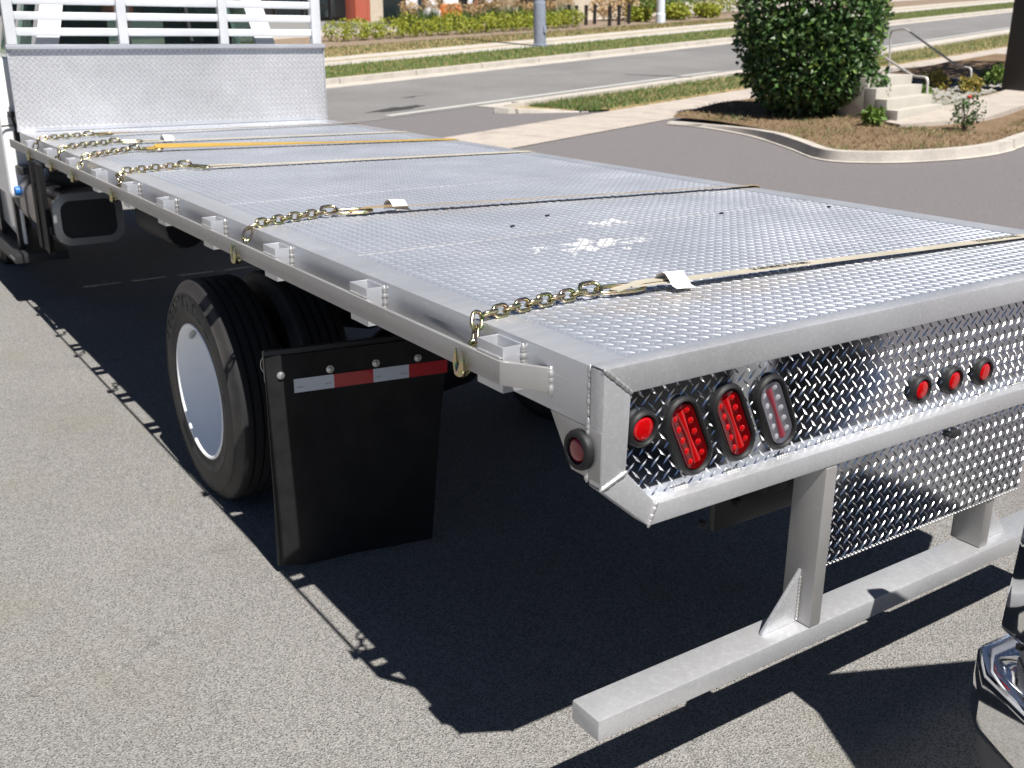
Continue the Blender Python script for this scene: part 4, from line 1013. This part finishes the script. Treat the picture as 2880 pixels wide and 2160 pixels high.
quadpanel('windshield', [(.27, cy1+.22, zm), (W-.27, cy1+.22, zm), (tr_-.03, cy1-.35, zr-.05), (tl_+.03, cy1-.35, zr-.05)], 'glass', .008)
MB().box(tl_-.02, tr_+.02, cy0+.08, cy1-.3, zr, zr+.05).build('roof', 'white', cb, bevel=.04, seg=3)
for x in (.35, 1.35): MB().box(x, x+.55, 7.35, 7.47, 1.5, 2.1).build('seat_back', 'plastic', cb, bevel=.05, seg=3)
MB().prism([(cy1+.2, 1.0), (cy1+1.5, 1.0), (cy1+1.5, 1.45), (cy1+.9, 1.7), (cy1+.2, 1.78)], 'x', xl+.18, xr-.18).build('hood', 'white', cb, bevel=.06, seg=3)
for x in (xl-.02, xr-.26):
    pr_ = [(8.0, .82)]+[(8.62+.60*math.cos(a), WZ+.60*math.sin(a)) for a in np.linspace(math.pi*.86, math.pi*.14, 12)]+[(9.6, .82), (9.6, 1.3), (8.9, 1.45), (8.0, 1.4)]
    MB().prism(pr_, 'x', x, x+.28).build('fender', 'white', cb, bevel=.02)
MB().box(xl+.1, xr-.1, cy1+1.5, cy1+1.62, .5, .85).build('front_bumper', 'chrome', cb, bevel=.03)
# door handle, door seam and mirror
MB().box(.0, .05, 6.665, 6.72, 1.215, 1.30).build('latch_body', 'plastic', cb, bevel=.012)
MB().tube([(-.07, 6.70, 1.335), (.09, 6.70, 1.345)], .006, 6).build('latch_rod', 'plastic', cb)
MB().tube([(.022, 6.69, 1.29), (.012, 6.69, 1.35), (.004, 6.69, 1.40)], .010, 6).build('mirror_stalk', 'plastic', cb)
MB().box(-.022, .022, 6.67, 6.71, 1.395, 1.435).build('marker_block', 'plastic', cb, bevel=.006)
MB().box(xl-.004, xl+.0, 7.62, 7.632, .9, 1.75).build('door_seam', 'black', cb)
MB().tube([(xl-.02, 7.9, 1.35), (xl-.25, 8.0, 1.7), (xl-.25, 8.0, 2.3)], .016, 8).build('mirror_arm', 'plastic', cb)
MB().box(xl-.38, xl-.16, 8.0, 8.08, 1.75, 2.2).build('mirror', 'plastic', cb, bevel=.03)
# ---- tank, steps, brackets under the front of the bed
ft = grp('fuel_tank')
def rrect(x0, x1, z0, z1, r, n=6):
    out = []
    for cx, cz, a0 in ((x1-r, z0+r, -90), (x1-r, z1-r, 0), (x0+r, z1-r, 90), (x0+r, z0+r, 180)):
        for k in range(n+1): a = R(a0+90*k/n); out.append((cx+r*math.cos(a), cz+r*math.sin(a)))
    return out
MB().prism(rrect(-.015, .415, .655, .985, .10), 'y', 5.56, 6.75).build('tank_body', 'tank_side', ft, bevel=.008)
rim_ = MB(); o1 = rrect(-.017, .417, .653, .987, .10); i1 = rrect(.028, .372, .70, .942, .065); n = len(o1)
rim_.add([(x, 5.552, z) for x, z in o1]+[(x, 5.545, z) for x, z in i1]+[(x, 5.60, z) for x, z in o1]+[(x, 5.562, z) for x, z in i1],
         [(i, (i+1) % n, n+(i+1) % n, n+i) for i in range(n)]+[(i, 2*n+i, 2*n+(i+1) % n, (i+1) % n) for i in range(n)]+[(n+i, n+(i+1) % n, 3*n+(i+1) % n, 3*n+i) for i in range(n)])
rim_.build('end_rim', 'tank_rim', ft)
MB().prism(i1, 'y', 5.553, 5.559).build('end_panel', 'tank', ft)
for y in (6.05, 6.45): MB().prism(rrect(-.022, .42, .648, .992, .104), 'y', y, y+.035).build('tank_strap', 'plastic', ft)
MB().box(-.055, -.026, 5.60, 5.69, .60, 1.172).build('bracket', 'black2', ft, bevel=.004); MB().box(-.055, -.026, 5.84, 5.95, .60, 1.172).build('bracket', 'black2', ft, bevel=.004); MB().box(-.046, -.027, 5.69, 5.84, .60, 1.172).build('bracket_web', 'black2', ft)
MB().box(-.02, .40, 6.55, 7.05, 1.0, 1.06).build('battery_cover', 'plastic', ft, bevel=.015)
MB().lathe([(.034, 0), (.034, .03), (.02, .036), (.001, .036)], (-.016, 6.68, .88), (-1, 0, 0), 14).build('filler_cap', 'blue', ft)
MB().lathe([(.13, 0), (.16, .06), (.16, .3), (.13, .36)], (.14, 6.78, .80), (0, 1, 0), 20, capa=True, capb=True).build('end_drum', 'tank', ft)
MB().tube([(.03, 5.9, 1.07), (.16, 5.95, 1.03), (.30, 6.0, .99)], .05, 10).build('exhaust_pipe', 'tank_rim', ft)
sb = grp('side_step')
MB().box(-.10, .28, 6.78, 8.0, .33, .40).build('tread_board', 'plastic', sb, bevel=.01)
MB().box(-.02, .02, 7.0, 7.08, .40, .85).build('hanger', 'black', sb); MB().box(-.02, .02, 7.8, 7.88, .40, .85).build('hanger', 'black', sb)
MB().prism([(6.95, .44), (8.0, .52), (8.0, .78), (6.95, .84)], 'x', .01, .03).build('skirt', 'white', sb, bevel=.006)
MB().box(-.104, -.10, 6.80, 6.98, .36, .372).build('step_edge', 'tank_rim', sb)

# ================================================================== tie-downs across the deck
s0, rr_, wr = .020, .0135, .0052
lk_path = [(s0/2+rr_*math.cos(a), rr_*math.sin(a), 0) for a in np.linspace(-math.pi/2, math.pi/2, 7)]+[(-s0/2+rr_*math.cos(a), rr_*math.sin(a), 0) for a in np.linspace(math.pi/2, 3*math.pi/2, 7)]
def link_mesh(scale=1.0, sx=1.0):
    m = MB().tube([(p[0]*scale*sx, p[1]*scale, 0) for p in lk_path], wr*(scale**.5), 6, closed=True)
    me = bpy.data.meshes.new('chain_link'); me.from_pydata(m.v, [], m.f); me.materials.append(M['zinc']); me.polygons.foreach_set('use_smooth', [True]*len(me.polygons)); me.update(); return me
LK = link_mesh(); BIG = link_mesh(1.42); LOOP = link_mesh(1.35, 2.35)
def put(me, name, parent, p, xdir, ndir):
    x = Vector(xdir).normalized(); n = Vector(ndir); n = (n-x*n.dot(x)).normalized(); y = n.cross(x)
    o = bpy.data.objects.new(name, me); C.objects.link(o); o.parent = parent; l = Vector(p)-ORG[parent.name]
    o.matrix_local = Matrix(((x.x, y.x, n.x, l.x), (x.y, y.y, n.y, l.y), (x.z, y.z, n.z, l.z), (0, 0, 0, 1))); return o
def ribbon(path, wd, th, roll, name, m, parent):
    P = [Vector(p) for p in path]; vs = []; k = len(P)
    for i in range(k):
        t = (P[min(k-1, i+1)]-P[max(0, i-1)]).normalized(); a = roll(P[i].x)
        s_ = Vector((0, 1, 0)); s_ = (s_-t*s_.dot(t)).normalized(); nn = s_.cross(t)*-1
        nn = t.cross(s_); s2 = s_*math.cos(a)-nn*math.sin(a); n2 = nn*math.cos(a)+s_*math.sin(a)
        for q in (P[i]+s2*wd/2+n2*th/2, P[i]-s2*wd/2+n2*th/2, P[i]-s2*wd/2-n2*th/2, P[i]+s2*wd/2-n2*th/2): vs.append(q)
    fs = [(4*i+j, 4*i+(j+1) % 4, 4*i+4+(j+1) % 4, 4*i+4+j) for i in range(k-1) for j in range(4)]+[(0, 1, 2, 3), (4*k-4, 4*k-1, 4*k-2, 4*k-3)]
    return MB().add(vs, fs).build(name, m, parent, smooth=40)
def tie(label, ye, yh, xr, yr, xs, y_s, yend, mt_, roll, tag_at=None, wd=.05, th=.003, lift=.0, wob=.0, big=True, print_at=()):
    t = thing('tie_down_strap', label, 'strap', (1.2, (yr+yend)/2, D), 'tie-down straps across the deck')
    path = [Vector((-.047, yh, D-.085)), Vector((-.036, yh+.004, D-.04)), Vector((-.012, ye, D+.004)), Vector((.022, ye, D+.016)), Vector((xr*.5, (ye+yr)/2+.006, D+.018)), Vector((xr, yr, D+.019))]
    cum = [0]
    for a, b in zip(path, path[1:]): cum.append(cum[-1]+(b-a).length)
    n = int(cum[-1]/.0378)
    for i in range(n):
        d = cum[-1]-.012-i*.0378
        k = max(j for j in range(len(cum)-1) if cum[j] <= max(d, 0)); f = (d-cum[k])/(cum[k+1]-cum[k]); p = path[k].lerp(path[k+1], f); x = path[k+1]-path[k]
        up_ = Vector((0, .55, .8)) if d > cum[3] else Vector((-.7, .3, .4))
        y = up_.cross(x).normalized(); nd = up_ if i % 2 else y+up_*.12
        if i == 0 and big: put(BIG, 'chain_link', t, p+Vector((.004, 0, .006)), x, Vector((0, -.55, .75)))
        else: put(LK, 'chain_link', t, p, x, nd)
    # grab hook round the rub rail
    z = D
    hk = MB().tube([(-.083, yh-.013, z-.048), (-.084, yh-.016, z-.068), (-.084, yh-.017, z-.088), (-.082, yh-.008, z-.106), (-.08, yh+.004, z-.109), (-.078, yh+.016, z-.098), (-.082, yh+.018, z-.080), (-.083, yh+.013, z-.050)], [.003, .006, .009, .0115, .012, .0105, .007, .003], 8)
    hk.tube([(-.08, yh+.002, z-.106), (-.066, yh+.002, z-.112), (-.052, yh+.002, z-.104), (-.047, yh+.002, z-.082)], [.011, .009, .008, .006], 8)
    hk.build('hook', 'zinc', t, smooth=60)
    # long steel loop, then the webbing
    dirv = Vector((xs-xr, y_s-yr, 0)).normalized()
    put(LOOP, 'strap_loop', t, Vector((xr, yr, D+.016))+dirv*.082, dirv, Vector((0, -.25, 1)))
    sx = xr+.10; pts = []; k = 42; pr_ = random.Random(label)
    ph = pr_.uniform(0, 6)
    for i in range(k+1):
        f = i/k; x = sx+(W-.012-sx)*f; y = y_s+(yend-y_s)*f+wob*math.sin(f*7+ph)
        z_ = D+.004+lift*(1-f)+abs(math.sin(roll(x)))*wd*.5
        pts.append((x, y, z_))
    pts += [(W+.012, yend, D+.001), (W+.020, yend, D-.03), (W+.022, yend, D-.16)]
    ribbon(pts, wd, th, roll, 'webbing', mt_, t)
    ribbon([(sx-.045, y_s+.002, D+.014), (sx+.0, y_s+.002, D+.014+lift*.5), (sx+.05, y_s+.001, D+.011+lift), (sx+.16, y_s-.001, D+.009+lift)], wd*.72, .004, lambda x: roll(sx+.05), 'sewn_end', mt_, t)
    if tag_at:
        tx, ty, ts = tag_at; m = MB(); vs = []
        prof = [(-.036, .004), (-.030, .016), (-.020, .030), (-.006, .036), (.004, .034), (.016, .022), (.026, .010), (.040, .006)]
        for e in (0, 1):
            for dy, dz in prof: vs.append((tx+(e-.5)*.062*ts+.25*dy*ts, ty-dy*ts, D+.004+dz*ts*1.15-.004*e))
        m.add(vs, [(j, j+1, 8+j+1, 8+j) for j in range(7)]); m.build('paper_tag', 'paper', t, smooth=60, recalc=False)
    for px0 in print_at:
        vs, fs = text_mesh('KINEDYNE', .040, .0002); o = []
        for u, v, z_ in vs:
            x = px0+u*1.15; f = (x-sx)/(W-.012-sx); a = roll(x); y = y_s+(yend-y_s)*f; zc = D+.004+lift*(1-f)+abs(math.sin(a))*wd*.5
            o.append((x, y+v*math.cos(a), zc-v*math.sin(a)+.0026+z_))
        MB().add(o, fs).build('printed_mark', 'ink', t, smooth=0, recalc=False)
    return t
tie('cream strap with white paper tag nearest the tail of the deck', .470, .438, .372, .512, .474, .492, .365, 'web', lambda x: R(4), (.615, .470, 1.1), lift=.016, print_at=(1.02, 2.0))
tie('tan edged strap with white tag, second from the tail', 1.975, 1.968, .336, 2.06, .432, 2.03, 1.765, 'web_b', lambda x: R(9), (.60, 2.03, 1.05), lift=.016)
tie('cream strap in the middle, third from the tail', 3.74, 3.655, .334, 3.80, .375, 3.72, 3.53, 'web', lambda x: R(1), None, lift=.006)
tie('yellow strap, fourth from the tail and the only yellow one', 4.53, 4.49, .333, 4.74, .40, 4.70, 4.40, 'web_y', lambda x: R(-18+16*clampf((x-.5)/1.0, 0, 1)), None, wd=.058, lift=.018)
tie('cream strap, second from the headboard, just ahead of the yellow one', 5.07, 5.05, .345, 5.23, .39, 5.22, 5.05, 'web', lambda x: R(1), (.66, 5.22, 1.0), lift=.008)
tie('tan strap lying closest to the headboard', 5.73, 5.72, .325, 5.80, .37, 5.81, 5.90, 'web_b', lambda x: R(7), None, lift=.012)
# lost bits on the deck
for x, y in ((1.02, 1.62), (1.62, 1.30), (.78, 1.50), (2.10, 1.18)):
    MB().box(x, x+.018, y, y+.008, D-.001, D+.005).build('grommet_plug', 'rubber', deck, bevel=.002)

# ================================================================== dark vehicle parked behind the truck
PV = thing('parked_pickup', 'dark vehicle with chrome bumper and grille parked at the lower right', 'vehicle', (1.02, -.33, 0))
ya = R(25); ex = Vector((math.cos(ya), -math.sin(ya), 0)); ey = Vector((math.sin(ya), math.cos(ya), 0)); P0 = Vector((.925, -.285, 0))
PM = Matrix(((ex.x, ey.x, 0, P0.x), (ex.y, ey.y, 0, P0.y), (0, 0, 1, 0), (0, 0, 0, 1)))
def pv(m, name, mt_, parent=PV, **k): return m.xform(PM).build(name, mt_, parent, **k)
def plan(y0, y1, inset, r): return [(inset, y0), (inset, y1-r), (inset+r*.3, y1-r*.3), (inset+r, y1), (1-0+1-inset-r, y1), (2-inset-r*.3, y1-r*.3), (2-inset, y1-r), (2-inset, y0)]
pv(MB().prism(plan(-.55, .0, .0, .16), 'z', .33, .52), 'front_bumper', 'chrome', bevel=.035, seg=4)
pv(MB().prism(plan(-.6, -.03, .03, .14), 'z', .22, .325), 'valance', 'grey_plastic', bevel=.02)
pv(MB().prism(plan(-.6, -.06, .07, .16), 'z', .525, .60), 'bumper_top_cover', 'grey_plastic', bevel=.015)
pv(MB().prism(plan(-1.0, -.12, .2, .2), 'z', .605, 1.22), 'front_fascia', 'dark_paint', bevel=.04, seg=3)
gs = MB().prism([(.10, .56), (.17, .56), (.19, 1.16), (.13, 1.16)], 'y', -.16, -.05)
pv(gs, 'grille_surround', 'chrome', bevel=.015)
pv(MB().prism([(1.83, .56), (1.90, .56), (1.87, 1.16), (1.81, 1.16)], 'y', -.16, -.05), 'grille_surround', 'chrome', bevel=.015)
for z in (.64, .76, .88): pv(MB().box(.365, 1.635, -.14, -.055, z, z+.05), 'grille_bar', 'plastic', bevel=.008)
for x in (.07, 1.74): pv(MB().prism([(x+.07, .70), (x+.2, .70), (x+.2, .96), (x+.07, .93)], 'y', -.2, -.10), 'headlamp', 'shop_glass', bevel=.02)
for x in (.05, 1.95-.02): pv(MB().tube([(x+.0, -.2, .60), (x+.0, -.2, .61)], .01, 6), 'clip', 'plastic')
pv(MB().prism([(-3.9, .62), (-.55, .62), (-.12, 1.25), (-.18, 1.33), (-1.3, 1.42), (-1.75, 1.42), (-3.9, 1.4)], 'x', .2, 1.8), 'body', 'dark_paint', bevel=.05, seg=3)
pv(MB().prism([(-1.45, 1.41), (-2.05, 2.0), (-3.3, 2.04), (-3.7, 1.39)], 'x', .2, 1.8), 'cabin', 'shop_glass', bevel=.06, seg=3)
for x in (.06, 1.70):
    for y in (-.95, -3.2): pv(MB().lathe([(.2, 0), (.24, -.01), (.36, 0), (.39, .03), (.39, .21), (.36, .24), (.2, .24)], (x, y, .39), (1, 0, 0), 28, capa=True, capb=True), 'wheel', 'tyre')
